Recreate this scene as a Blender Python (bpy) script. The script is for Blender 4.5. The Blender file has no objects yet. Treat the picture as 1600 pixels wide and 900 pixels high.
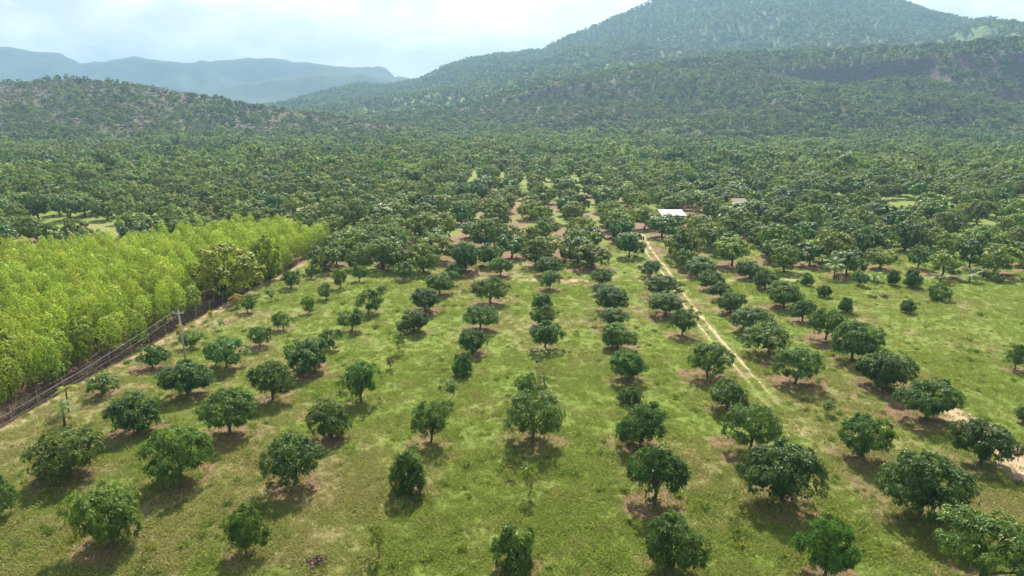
import bpy, math, random
import numpy as np
from mathutils import Vector, Matrix
R = math.radians
scene = bpy.context.scene
col = scene.collection

# ------------------------------------------------------------------ camera
cam_d = bpy.data.cameras.new('camera'); cam = bpy.data.objects.new('camera', cam_d); col.objects.link(cam)
CAM_H = 25.0
cam.location = (0, 0, CAM_H); cam.rotation_euler = (R(90 - 14.5), 0, 0)
cam_d.sensor_width = 36; cam_d.lens = 24.75; cam_d.clip_start = 0.5; cam_d.clip_end = 30000
scene.camera = cam

# ------------------------------------------------------------------ sky, sun, exposure
SUN_EL, SUN_AZ = 47.5, 5.0          # degrees; azimuth clockwise from +Y (the view direction)
world = bpy.data.worlds.new('World'); scene.world = world; world.use_nodes = True
wn = world.node_tree.nodes; wl = world.node_tree.links; wn.clear()
wo = wn.new('ShaderNodeOutputWorld'); bg = wn.new('ShaderNodeBackground'); wl.new(bg.outputs[0], wo.inputs[0])
sky = wn.new('ShaderNodeTexSky'); sky.sky_type = 'NISHITA'; sky.sun_disc = False
sky.sun_elevation = R(SUN_EL); sky.sun_rotation = R(SUN_AZ); sky.altitude = 300
sky.air_density = 1.0; sky.dust_density = 3.0; sky.ozone_density = 1.0
# broken thin cloud spread evenly over the whole sky
tc = wn.new('ShaderNodeTexCoord'); mp = wn.new('ShaderNodeMapping'); mp.inputs['Scale'].default_value = (1, 1, 2.2)
nz = wn.new('ShaderNodeTexNoise'); nz.inputs['Scale'].default_value = 7.5; nz.inputs['Detail'].default_value = 7; nz.inputs['Roughness'].default_value = .58
cr = wn.new('ShaderNodeValToRGB'); cr.color_ramp.elements[0].position = .40; cr.color_ramp.elements[1].position = .60
cr.color_ramp.elements[0].color = (.25, .25, .25, 1); cr.color_ramp.elements[1].color = (.95, .95, .95, 1)
mx = wn.new('ShaderNodeMix'); mx.data_type = 'RGBA'
wl.new(tc.outputs['Generated'], mp.inputs[0]); wl.new(mp.outputs[0], nz.inputs['Vector']); wl.new(nz.outputs[0], cr.inputs[0])
bw = wn.new('ShaderNodeRGBToBW'); wl.new(sky.outputs[0], bw.inputs[0])          # cloud: the sky's own brightness, whitened
cw = wn.new('ShaderNodeMix'); cw.data_type = 'RGBA'; cw.blend_type = 'MULTIPLY'; cw.inputs[0].default_value = 1
wl.new(bw.outputs[0], cw.inputs[6]); cw.inputs[7].default_value = (1.35, 1.35, 1.3, 1)
wl.new(cr.outputs[0], mx.inputs[0]); wl.new(sky.outputs[0], mx.inputs[6]); 
cv = wn.new('ShaderNodeMix'); cv.data_type = 'RGBA'; cv.inputs[0].default_value = .6; wl.new(cw.outputs[2], cv.inputs[6]); cv.inputs[7].default_value = (14.6, 14.9, 14.6, 1)
wl.new(cv.outputs[2], mx.inputs[7])
wl.new(mx.outputs[2], bg.inputs[0]); bg.inputs[1].default_value = 0.052

sun_d = bpy.data.lights.new('sun', 'SUN'); sun_d.energy = 5.0; sun_d.angle = R(0.6); sun_d.color = (1.0, .94, .80)
sun = bpy.data.objects.new('sun', sun_d); col.objects.link(sun)
sdir = Vector((math.sin(R(SUN_AZ)) * math.cos(R(SUN_EL)), math.cos(R(SUN_AZ)) * math.cos(R(SUN_EL)), math.sin(R(SUN_EL))))
sun.rotation_euler = sdir.to_track_quat('Z', 'Y').to_euler(); sun.location = (0, 0, 60)

vs = scene.view_settings; vs.view_transform = 'Standard'; vs.look = 'None'; vs.exposure = 1.4; vs.gamma = 1; vs.use_curve_mapping = False
cy = scene.cycles
cy.use_denoising = True; cy.max_bounces = 6; cy.diffuse_bounces = 3; cy.glossy_bounces = 2; cy.transmission_bounces = 4
cy.volume_bounces = 1; cy.transparent_max_bounces = 8; cy.caustics_reflective = False; cy.caustics_refractive = False
cy.sample_clamp_indirect = 4

# ------------------------------------------------------------------ helpers
rng = np.random.default_rng(11)

def hash2(ix, iy, s):
    h = np.sin(ix * 127.1 + iy * 311.7 + s * 74.7) * 43758.5453
    return h - np.floor(h)
def vnoise(x, y, s=0):
    x = np.asarray(x, float); y = np.asarray(y, float)
    ix = np.floor(x); iy = np.floor(y); fx = x - ix; fy = y - iy
    fx = fx * fx * (3 - 2 * fx); fy = fy * fy * (3 - 2 * fy)
    a = hash2(ix, iy, s); b = hash2(ix + 1, iy, s); c = hash2(ix, iy + 1, s); d = hash2(ix + 1, iy + 1, s)
    return (a * (1 - fx) + b * fx) * (1 - fy) + (c * (1 - fx) + d * fx) * fy
def fbm(x, y, s=0, o=4):
    t = 0; a = .5
    for k in range(o):
        t = t + a * vnoise(x * 2 ** k + 17.3 * k, y * 2 ** k - 9.1 * k, s + k); a *= .5
    return t / (1 - .5 ** o)
def sstep(a, b, x):
    t = np.clip((np.asarray(x, float) - a) / (b - a), 0, 1); return t * t * (3 - 2 * t)

def make_mesh(name, V, Fq, mat=None, attrs=None, smooth=False):
    """V (n,3); Fq (m,k) faces of k corners; attrs {name: ('FACE'|'POINT', values)}"""
    V = np.asarray(V, np.float32); Fq = np.asarray(Fq, np.int32)
    me = bpy.data.meshes.new(name)
    me.vertices.add(len(V)); me.vertices.foreach_set('co', V.ravel())
    m, k = Fq.shape if len(Fq) else (0, 4)
    me.loops.add(m * k); me.loops.foreach_set('vertex_index', Fq.ravel())
    me.polygons.add(m); me.polygons.foreach_set('loop_start', np.arange(0, m * k, k, dtype=np.int32))
    if m: me.polygons.foreach_set('use_smooth', np.full(m, smooth, dtype=bool))
    for an, (dom, vals) in (attrs or {}).items():
        a = me.attributes.new(an, 'FLOAT', dom); a.data.foreach_set('value', np.asarray(vals, np.float32))
    me.update(calc_edges=True); me.validate()
    if mat: me.materials.append(mat)
    return me

def link(name, me, parent=None, loc=None):
    o = bpy.data.objects.new(name, me); col.objects.link(o)
    if parent: o.parent = parent
    if loc is not None: o.location = loc
    return o
def tag(o, label=None, cat=None, group=None, kind=None):
    if label: o['label'] = label
    if cat: o['category'] = cat
    if group: o['group'] = group
    if kind: o['kind'] = kind
    return o

def tubes(paths, sides=7):
    """paths: list of [(x,y,z,r), ...] -> V, F (quads), closed by tapering"""
    V = []; Fq = []
    for P in paths:
        P = [(Vector(p[:3]), p[3]) for p in P]; base = len(V)
        for i, (p, r) in enumerate(P):
            d = (P[min(i + 1, len(P) - 1)][0] - P[max(i - 1, 0)][0]).normalized()
            a = d.orthogonal().normalized() if abs(d.z) < .9 else Vector((1, 0, 0)).cross(d).normalized()
            b = d.cross(a)
            for s in range(sides):
                t = 2 * math.pi * s / sides
                V.append(p + (a * math.cos(t) + b * math.sin(t)) * r)
        n = len(P)
        for i in range(n - 1):
            for s in range(sides):
                s2 = (s + 1) % sides
                Fq.append((base + i * sides + s, base + i * sides + s2, base + (i + 1) * sides + s2, base + (i + 1) * sides + s))
        for i, fl in ((0, True), (n - 1, False)):        # caps
            for s in range(1, sides - 2, 2):
                q = [base + i * sides + k for k in (0, s, s + 1, min(s + 2, sides - 1))]
                Fq.append(tuple(reversed(q)) if fl else tuple(q))
    return np.array([tuple(v) for v in V]), np.array(Fq)

def boxes(L):
    """L: (x0,x1,y0,y1,z0,z1) list -> V,F"""
    V = []; Fq = []
    for (x0, x1, y0, y1, z0, z1) in L:
        b = len(V)
        V += [(x0, y0, z0), (x1, y0, z0), (x1, y1, z0), (x0, y1, z0), (x0, y0, z1), (x1, y0, z1), (x1, y1, z1), (x0, y1, z1)]
        Fq += [tuple(b + i for i in q) for q in ((0, 3, 2, 1), (4, 5, 6, 7), (0, 1, 5, 4), (1, 2, 6, 5), (2, 3, 7, 6), (3, 0, 4, 7))]
    return np.array(V, float), np.array(Fq)

# ------------------------------------------------------------------ materials
def new_mat(name):
    m = bpy.data.materials.new(name); m.use_nodes = True
    nt = m.node_tree; nt.nodes.clear()
    out = nt.nodes.new('ShaderNodeOutputMaterial')
    return m, nt, out
def N(nt, t, **kw):
    n = nt.nodes.new(t)
    for k, v in kw.items(): setattr(n, k, v)
    return n
def mixc(nt, fac, a, b):
    m = N(nt, 'ShaderNodeMix', data_type='RGBA')
    for s, v in ((0, fac), (6, a), (7, b)):
        if hasattr(v, 'is_linked') or hasattr(v, 'links'): nt.links.new(v, m.inputs[s])
        elif s == 0: m.inputs[0].default_value = v
        else: m.inputs[s].default_value = (*v, 1)
    return m.outputs[2]
def ramp(nt, src, lo, hi):
    r = N(nt, 'ShaderNodeMapRange'); r.interpolation_type = 'SMOOTHSTEP'
    nt.links.new(src, r.inputs[0]); r.inputs[1].default_value = lo; r.inputs[2].default_value = hi
    return r.outputs[0]
def noise(nt, scale, detail=4, rough=.55, vec=None):
    n = N(nt, 'ShaderNodeTexNoise'); n.inputs['Scale'].default_value = scale; n.inputs['Detail'].default_value = detail; n.inputs['Roughness'].default_value = rough
    if vec is not None: nt.links.new(vec, n.inputs['Vector'])
    return n.outputs[0]
def attr(nt, name, inst=False):
    a = N(nt, 'ShaderNodeAttribute', attribute_name=name)
    if inst: a.attribute_type = 'INSTANCER'
    return a.outputs['Fac']

def leaf_mat(name, dark, light, tip=None, trans=.3, rough=.45, hue=.03, val=.35, spec=.35, tone=False):
    """leaves: own colour varies from leaf to leaf (attribute tint), from tree to tree (object random)"""
    m, nt, out = new_mat(name)
    t = attr(nt, 'tint')
    c = mixc(nt, t, dark, light)
    if tip: c = mixc(nt, ramp(nt, t, .86, 1.0), c, tip)
    oi = N(nt, 'ShaderNodeObjectInfo')
    hs = N(nt, 'ShaderNodeHueSaturation')
    mh = N(nt, 'ShaderNodeMapRange'); nt.links.new(oi.outputs['Random'], mh.inputs[0]); mh.inputs[3].default_value = .5 - hue; mh.inputs[4].default_value = .5 + hue * .6
    wnz = N(nt, 'ShaderNodeTexWhiteNoise', noise_dimensions='1D'); nt.links.new(oi.outputs['Random'], wnz.inputs['W'])
    mv = N(nt, 'ShaderNodeMapRange'); nt.links.new(wnz.outputs[0], mv.inputs[0]); mv.inputs[3].default_value = 1 - val; mv.inputs[4].default_value = 1 + val
    nt.links.new(mh.outputs[0], hs.inputs['Hue']); nt.links.new(mv.outputs[0], hs.inputs['Value']); nt.links.new(c, hs.inputs['Color'])
    c = hs.outputs[0]
    p = N(nt, 'ShaderNodeBsdfPrincipled'); p.inputs['Roughness'].default_value = rough; p.inputs['Specular IOR Level'].default_value = spec
    tr = N(nt, 'ShaderNodeBsdfTranslucent'); ms = N(nt, 'ShaderNodeMixShader'); ms.inputs[0].default_value = trans
    tcx = N(nt, 'ShaderNodeMix', data_type='RGBA', blend_type='MULTIPLY'); tcx.inputs[0].default_value = 1; nt.links.new(c, tcx.inputs[6]); tcx.inputs[7].default_value = (1.3, 1.35, .6, 1)
    nt.links.new(c, p.inputs['Base Color']); nt.links.new(tcx.outputs[2], tr.inputs[0])
    nt.links.new(p.outputs[0], ms.inputs[1]); nt.links.new(tr.outputs[0], ms.inputs[2]); nt.links.new(ms.outputs[0], out.inputs[0])
    return m

def plain_mat(name, c1, c2, scale=6, rough=.8, detail=5, bump=0, metal=0):
    m, nt, out = new_mat(name)
    tcn = N(nt, 'ShaderNodeTexCoord')
    n = noise(nt, scale, detail, .6, tcn.outputs['Object'])
    c = mixc(nt, ramp(nt, n, .3, .7), c1, c2)
    p = N(nt, 'ShaderNodeBsdfPrincipled'); p.inputs['Roughness'].default_value = rough; p.inputs['Metallic'].default_value = metal
    nt.links.new(c, p.inputs['Base Color']); nt.links.new(p.outputs[0], out.inputs[0])
    if bump:
        b = N(nt, 'ShaderNodeBump'); b.inputs['Strength'].default_value = bump; b.inputs['Distance'].default_value = .05
        nt.links.new(n, b.inputs['Height']); nt.links.new(b.outputs[0], p.inputs['Normal'])
    return m

M = {}
M['mango'] = leaf_mat('mango leaf', (.036, .090, .017), (.088, .165, .031), tip=(.18, .25, .05), trans=.3, rough=.48, spec=.26, hue=.025, val=.28)
M['fresh'] = leaf_mat('fresh mango leaf', (.05, .11, .018), (.115, .195, .034), tip=(.22, .27, .045), trans=.35, rough=.5, spec=.22, val=.18)
M['cashew'] = leaf_mat('broad orchard leaf', (.08, .13, .022), (.165, .22, .042), tip=(.22, .25, .055), trans=.34, rough=.55, spec=.18, hue=.03, val=.3)
M['wood'] = leaf_mat('woodland leaf', (.085, .145, .026), (.175, .24, .046), tip=(.27, .31, .06), trans=.36, rough=.6, spec=.12, hue=.03, val=.33)
M['dusk'] = leaf_mat('dark woodland leaf', (.042, .088, .020), (.095, .155, .032), trans=.3, rough=.6, spec=.12, hue=.03, val=.3)
M['scrub'] = leaf_mat('cloud-shaded hill scrub leaf', (.085, .12, .044), (.17, .21, .078), trans=.28, rough=.65, spec=.1, hue=.03, val=.35)  # olive scrub, greyed in colour to stand in for cloud shadow on the hills
M['lime'] = leaf_mat('plantation leaf', (.135, .21, .028), (.32, .395, .062), tip=(.48, .53, .10), trans=.35, rough=.55, spec=.15, hue=.02, val=.2)
M['olive'] = leaf_mat('yellowish leaf', (.12, .165, .018), (.25, .30, .034), tip=(.38, .37, .04), trans=.35, rough=.5, spec=.15, hue=.02, val=.15)
M['yellow'] = leaf_mat('yellow leaf', (.28, .26, .03), (.42, .38, .05), trans=.35, val=.15, spec=.15)
M['dead'] = leaf_mat('dry leaf', (.12, .075, .045), (.22, .14, .085), trans=.1, val=.25, rough=.8, spec=.1)
M['bark'] = plain_mat('bark', (.055, .042, .032), (.12, .095, .075), 9, .9, bump=.5)
M['dark_bark'] = plain_mat('dark bark', (.04, .03, .024), (.085, .065, .05), 9, .9, bump=.5)

# ------------------------------------------------------------------ layout data, metres (x right, y away, z up)
# orchard trees: x, y, crown width, height
ORCH = [
 (-29.5,50.9,3.94,3.24),(-30.9,44.4,4.93,3.44),(-32.3,38.9,3.00,2.74),(-23.5,36.3,4.33,3.82),(-22.8,43.6,4.49,4.01),(-22.1,50.6,4.42,3.80),(-28.8,58.1,4.66,3.22),(-14.8,43.1,4.41,3.75),(-15.3,35.4,2.50,2.89),
 (-14.1,50.1,3.49,3.11),(-21.0,57.4,4.05,3.59),(-20.1,64.3,4.61,3.42),(-28.0,65.0,4.40,3.01),(-35.5,65.4,3.22,2.39),(-36.6,58.7,3.15,2.03),(-34.4,71.5,2.47,1.89),(-27.0,71.5,2.88,2.37),(-26.4,77.5,2.44,2.24),(-19.4,70.8,2.59,2.35),
 (-18.4,77.2,3.39,2.81),(-17.9,84.0,3.66,3.17),(-13.1,56.7,3.50,3.79),(-6.9,42.3,2.62,3.11),(-6.2,49.3,3.38,3.32),(-7.6,35.1,1.10,2.17),(-5.6,56.7,1.61,2.26),(-4.7,63.3,2.21,2.39),(-4.1,69.4,3.14,2.71),(-11.8,69.8,1.41,2.19),
 (-11.2,77.0,3.82,2.73),(-3.7,77.7,4.37,2.82),(-11.0,85.4,4.28,2.90),(-2.8,88.6,4.77,3.64),(-25.4,84.2,1.92,2.32),(-24.7,90.2,2.38,2.13),(-33.0,84.2,2.16,2.17),(-33.6,77.7,0.96,1.23),(-31.8,89.3,1.35,1.63),
 (0.3,34.1,2.57,2.93),(1.6,49.5,5.02,4.00),(1.1,41.7,1.40,2.34),(2.0,57.8,3.28,2.52),(3.5,70.8,3.95,3.15),(3.8,78.7,3.30,2.63),(3.8,85.9,2.77,2.05),(9.7,48.5,3.87,3.49),(9.2,40.5,3.93,4.20),(8.8,33.8,3.47,3.56),
 (17.7,47.7,4.29,3.76),(17.6,41.0,5.43,4.05),(17.1,33.3,3.22,3.58),(25.6,39.2,5.43,4.43),(25.2,32.5,5.49,4.47),(25.7,46.9,3.67,3.22),(34.0,46.3,4.27,3.43),(34.0,53.4,5.26,3.68),(34.2,60.1,4.92,3.66),
 (26.3,61.1,4.70,3.46),(34.3,67.0,5.30,4.17),(34.5,73.6,4.09,3.53),(34.7,80.5,3.29,2.61),(18.5,62.3,4.42,3.52),(18.3,55.4,3.59,2.55),(10.8,61.8,3.61,2.96),(10.1,56.4,1.99,1.58),(11.2,70.8,3.95,2.82),(11.6,78.2,3.88,2.33),(12.2,84.8,4.66,3.19),
 (19.1,75.2,3.52,3.03),(18.9,82.9,4.72,2.98),(26.7,69.3,5.33,3.36),(27.3,76.8,5.13,2.87),(27.0,83.7,3.65,2.77),(27.7,90.2,3.23,2.38),(34.7,86.5,4.67,3.49),(42.1,91.8,1.90,1.75),(41.7,84.5,1.92,1.94),(49.4,84.5,2.00,1.63),(56.8,90.5,2.90,2.31),
 (26.4,54.3,1.18,1.26),(49.3,64.8,2.38,2.63),(42.1,52.9,2.09,1.61),(-31.2,96.3,2.98,2.78),(-29.9,102.0,2.10,2.38),(-24.2,96.3,2.53,2.78),(-22.5,100.8,2.64,2.62),(-16.1,101.6,3.42,2.82),(-9.9,92.8,4.19,2.95),(-9.0,98.1,2.95,2.21),(-8.6,103.2,2.90,2.22),
 (-7.3,107.0,5.49,4.77),(-1.8,104.0,3.89,2.88),(-17.9,93.8,1.59,1.02),(5.3,95.6,3.50,2.85),(5.3,104.5,4.69,2.89),(12.8,97.8,3.76,2.64),(20.9,103.6,3.88,2.60),(20.2,91.2,5.16,3.23),(12.6,92.5,3.48,1.51),
 (28.7,103.6,5.33,3.06),(28.0,95.9,4.15,2.77),(35.6,102.4,4.41,2.84),(42.4,98.1,1.84,1.94),(49.9,98.1,2.49,2.21),(56.9,97.0,2.55,2.71),(54.9,98.5,1.85,2.13),(71.0,99.7,1.87,1.25),(35.6,95.9,3.61,2.77),
]
# larger trees behind the orchard
MID = [
 (-28.5,111.6,4.57,4.16),(6.2,117.6,6.77,4.15),(12.6,108.8,6.29,4.16),(14.2,125.4,5.80,4.18),(12.9,132.9,5.89,4.76),(7.4,138.4,5.74,3.74),(21.0,131.6,5.59,4.60),(21.0,126.0,4.20,2.87),(29.4,136.3,6.79,4.28),(29.1,118.7,6.61,3.98),(35.4,110.7,6.70,5.31),(27.5,108.4,3.84,3.28),
 (51.0,104.5,5.86,4.01),(64.6,109.3,3.67,3.69),(65.1,103.6,5.33,3.89),(72.8,109.3,4.58,4.76),(73.7,104.5,7.03,4.95),(92.1,143.6,3.70,4.24),(0.0,117.6,5.68,4.15),(-1.2,130.3,5.54,3.99),(-8.1,135.6,5.00,3.19),(-13.7,123.1,5.70,4.33),(-21.0,165.5,6.4,5.4),(32.6,144.0,5.6,3.5),(-16.6,166.5,5.6,4.9),(43.3,113.5,5.81,3.82),(47.9,110.7,5.36,3.74),(58.3,108.8,5.07,3.39),(82.3,111.1,5.18,3.95),(81.6,106.6,4.98,4.28),
]
TRACK = [(25.6,141),(25.4,135.6),(24.6,127.2),(24.2,119.7),(23.9,106.6),(23.1,93.2),(22.5,81.3),(22.4,74.5),(22.6,67.0),(22.6,59.2),(22.4,53.5),(22.2,48.4)]
SIDE = [(36.2,57.5),(37.2,54.6),(37.6,51.5),(37.2,48.3),(36.3,45.1),(35.6,42)]
CROSS = [(-4,101.9),(9.5,101.5),(19,101.2),(28.6,101.6),(36.5,100.6),(42,101.5)]
FENCE = [(-41.7,44),(-41.4,52.3),(-41.0,60.3),(-39.9,68.5),(-38.7,81.3),(-36.8,97.4),(-35.2,112)]
BANK = [(-43.2,50),(-42.6,60),(-41.2,70),(-40.0,83),(-37.8,99),(-35.9,115)]

def seg_dist(x, y, P):
    """distance to a polyline and the parameter along it"""
    best = np.full(np.shape(x), 1e9)
    for (ax, ay), (bx, by) in zip(P[:-1], P[1:]):
        dx, dy = bx - ax, by - ay
        t = np.clip(((x - ax) * dx + (y - ay) * dy) / (dx * dx + dy * dy), 0, 1)
        best = np.minimum(best, np.hypot(x - ax - t * dx, y - ay - t * dy))
    return best

def gz(x, y):
    """height of the plain: gentle undulation"""
    x = np.asarray(x, float); y = np.asarray(y, float)
    near = 1 - sstep(140, 240, y)
    z = (.34 * (fbm(x / 13, y / 13, 3, 3) - .5) + .22 * (fbm(x / 2.1, y / 2.1, 5, 3) - .5)) * near
    d = seg_dist(x, y, [(a - .9, b) for a, b in FENCE])
    return z - .55 * np.exp(-(d / 1.0) ** 2) * (y < 125)          # the ditch along the fence

def ground_masks(x, y):
    """what grows or lies on the ground: bare earth, dry grass, leaf litter"""
    n1 = fbm(x / 3.2, y / 3.2, 21, 4); n2 = fbm(x / 9.0, y / 9.0, 31, 4); n3 = fbm(x / .9, y / .9, 41, 3)
    bare = np.zeros(np.shape(x)); lit = np.zeros(np.shape(x))
    wob = (n1 - .5) * 1.6 + (n3 - .5) * .8
    d = seg_dist(x, y, FENCE) + wob
    bare = np.maximum(bare, .66 * (1 - sstep(.1, 1.7, seg_dist(x, y, [(a + .7, b) for a, b in FENCE]) + wob)))
    d = seg_dist(x, y, BANK) + wob
    bare = bare * sstep(.6, 2.0, d); lit = np.maximum(lit, 1.0 * (1 - sstep(1.3, 2.6, d)))
    d = seg_dist(x, y, SIDE) + wob * .8
    bare = np.maximum(bare, 1.0 * (1 - sstep(.5, 2.4, d)))
    d = seg_dist(x, y, CROSS) + wob
    bare = np.maximum(bare, .75 * (1 - sstep(.2, 1.3, d)) * sstep(.38, .58, n2 + .05))
    d = seg_dist(x, y, TRACK) + wob * .6
    bare = np.maximum(bare, .32 * (1 - sstep(.5, 1.4, d)) * sstep(52, 66, y))
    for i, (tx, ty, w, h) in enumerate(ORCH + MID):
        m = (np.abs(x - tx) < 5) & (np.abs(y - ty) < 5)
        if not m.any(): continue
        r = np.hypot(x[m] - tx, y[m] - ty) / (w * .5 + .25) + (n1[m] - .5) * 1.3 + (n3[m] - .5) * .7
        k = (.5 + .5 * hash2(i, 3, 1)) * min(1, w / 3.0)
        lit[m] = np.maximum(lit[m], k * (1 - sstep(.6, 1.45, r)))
    # scattered worn and littered patches between the trees; a wide dry swathe down the middle-left rows
    patch = sstep(.58, .74, fbm(x / 2.4 + 50, y / 3.0, 77, 4))
    rowy = sstep(.50, .68, n2)
    lit = np.maximum(lit, .6 * patch * (.15 + .85 * rowy))
    east = sstep(36, 50, x)
    dry = np.clip(sstep(.48, .70, n2) * .6 + sstep(.54, .70, n1) * .45, 0, 1) * (1 - .45 * east)
    dry = np.maximum(dry, .75 * np.exp(-((x + 37.5) / 4.5) ** 2) * (y < 120))
    far = sstep(104, 112, y) * (1 - sstep(200, 260, y)) * (np.abs(x) < 400)
    soil = far * sstep(.44, .58, fbm(x / 5, y / 8, 91, 3)) * .8 * (1 - .8 * sstep(48, 60, x)) * sstep(-34, -26, x)
    lane = np.abs((x - 1.7 - .035 * (y - 50)) / 8.05 - np.round((x - 1.7 - .035 * (y - 50)) / 8.05)); soil = np.maximum(soil, .5 * sstep(.35, .6, n2 + .1) * sstep(.27, .42, lane + .25 * (n1 - .5)) * sstep(112, 125, y) * (1 - sstep(190, 230, y)) * sstep(-14, -8, x) * (1 - sstep(34, 42, x)))
    lit = np.maximum(lit, soil)
    under = (x < np.interp(y, [40, 58, 74, 87, 104, 119, 140], [-45.5, -44.4, -41.8, -40.8, -38.2, -35.6, -33])) & (y < 138) & (y > 20) & (x > -140)
    lit = np.maximum(lit, under * 1.0); dry = dry * (1 - under)  # floor under the plantation made darker throughout
    return np.clip(bare, 0, 1), np.clip(dry, 0, 1), np.clip(lit, 0, 1) * (1 - .6 * (bare > .5))

# ------------------------------------------------------------------ ground
def axis(a, b, step, far, grow=1.12):
    L = list(np.arange(a, b + step, step)); s = step; hi = L[-1]
    while hi < far: s = min(s * grow, 400); hi += s; L.append(hi)
    s = step; lo = a; pre = []
    while lo > -far: s = min(s * grow, 400); lo -= s; pre.append(lo)
    return np.array(pre[::-1] + L)
gx = axis(-72, 76, .42, 3900); gy = axis(27, 124, .42, 3900)
GX, GY = np.meshgrid(gx, gy)
fx, fy = GX.ravel(), GY.ravel()
bare, dry, lit = ground_masks(fx, fy)
nxg = len(gx); idx = np.arange(len(gy) * nxg).reshape(len(gy), nxg)
Q = np.stack([idx[:-1, :-1], idx[:-1, 1:], idx[1:, 1:], idx[1:, :-1]], -1).reshape(-1, 4)

m, nt, out = new_mat('orchard ground')
geo = N(nt, 'ShaderNodeNewGeometry'); pos = geo.outputs['Position']
nf = noise(nt, 3.2, 7, .65, pos); ng = noise(nt, .35, 5, .6, pos); nv = noise(nt, 11, 5, .7, pos)
g = mixc(nt, ramp(nt, nf, .32, .68), (.092, .130, .023), (.155, .195, .04))
g = mixc(nt, ramp(nt, ng, .40, .66), g, (.125, .172, .03))
d_ = mixc(nt, ramp(nt, nv, .3, .7), (.155, .135, .06), (.23, .20, .095))
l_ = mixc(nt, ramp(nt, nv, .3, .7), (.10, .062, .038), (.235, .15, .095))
b_ = mixc(nt, ramp(nt, nf, .3, .7), (.25, .175, .115), (.37, .27, .185))
def soft(a, wid=.5):
    s = N(nt, 'ShaderNodeMath', operation='MULTIPLY_ADD'); nt.links.new(nv, s.inputs[0]); s.inputs[1].default_value = wid
    t2 = N(nt, 'ShaderNodeMath', operation='ADD'); nt.links.new(attr(nt, a), s.inputs[2]); nt.links.new(s.outputs[0], t2.inputs[0]); t2.inputs[1].default_value = -wid * .5
    return t2.outputs[0]
c = mixc(nt, ramp(nt, soft('dry'), .15, .95), g, d_)
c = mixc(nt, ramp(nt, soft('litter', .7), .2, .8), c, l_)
c = mixc(nt, ramp(nt, soft('bare'), .25, .75), c, b_)
p = N(nt, 'ShaderNodeBsdfPrincipled'); p.inputs['Roughness'].default_value = .95; p.inputs['Specular IOR Level'].default_value = .15
nt.links.new(c, p.inputs['Base Color'])
b = N(nt, 'ShaderNodeBump'); b.inputs['Strength'].default_value = .9; b.inputs['Distance'].default_value = .12
nt.links.new(nv, b.inputs['Height']); nt.links.new(b.outputs[0], p.inputs['Normal']); nt.links.new(p.outputs[0], out.inputs[0])
M['ground'] = m
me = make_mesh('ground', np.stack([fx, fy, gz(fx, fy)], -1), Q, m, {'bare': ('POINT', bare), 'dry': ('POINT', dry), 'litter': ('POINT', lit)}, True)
tag(link('ground', me), 'grassy orchard ground', None, None, 'structure')

# ------------------------------------------------------------------ wheel ruts of the dirt track
M['dust'] = plain_mat('pale dust', (.22, .155, .095), (.34, .255, .165), .9, .95, 8)
def rut(P, off, w, y_fade, seed):
    P = np.array(P); seg = np.r_[0, np.cumsum(np.hypot(*np.diff(P, axis=0).T))]
    s = np.arange(0, seg[-1], .3); X = np.interp(s, seg, P[:, 0]); Y = np.interp(s, seg, P[:, 1])
    tx, ty = np.gradient(X), np.gradient(Y); L = np.hypot(tx, ty); nx_, ny_ = ty / L, -tx / L
    ww = w * (.35 + 1.1 * fbm(s / 2.2, s * 0 + seed, seed, 4)) * np.clip((Y - y_fade) / 9, .0, 1) * sstep(.10, .32, fbm(s / 3.1, s * 0 + 3, seed + 20, 3))
    jl = .25 * (fbm(s / .7, s * 0 + seed + 5, seed + 9, 3) - .5); jr = .25 * (fbm(s / .7, s * 0 + seed + 8, seed + 3, 3) - .5)
    o = off + .25 * (fbm(s / 6, s * 0, seed + 2, 2) - .5)
    rows = []
    for k, e in enumerate(np.linspace(-1, 1, 5)):
        q = o + e * ww * .5 + (jl if e < 0 else jr) * abs(e)
        x = X + nx_ * q; y = Y + ny_ * q
        rows.append(np.stack([x, y, gz(x, y) + .03 - .02 * abs(e)], -1))
    V = np.stack(rows, 1).reshape(-1, 3); n = len(s)
    I = np.arange(n * 5).reshape(n, 5)
    return V, np.stack([I[:-1, :-1], I[:-1, 1:], I[1:, 1:], I[1:, :-1]], -1).reshape(-1, 4)
for nm, P, off, w, yf, sd in (('dirt_track', TRACK, -.55, .42, 57, 3), ('dirt_track', TRACK, .55, .36, 60, 8), ('dirt_path', SIDE, .2, 1.5, 36, 5), ('dirt_path', CROSS, 0, .32, 60, 14)):
    V, q = rut(P, off, w, yf, sd); tag(link(nm, make_mesh(nm, V, q, M['dust'], smooth=True)), None, None, None, 'structure')

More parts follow.
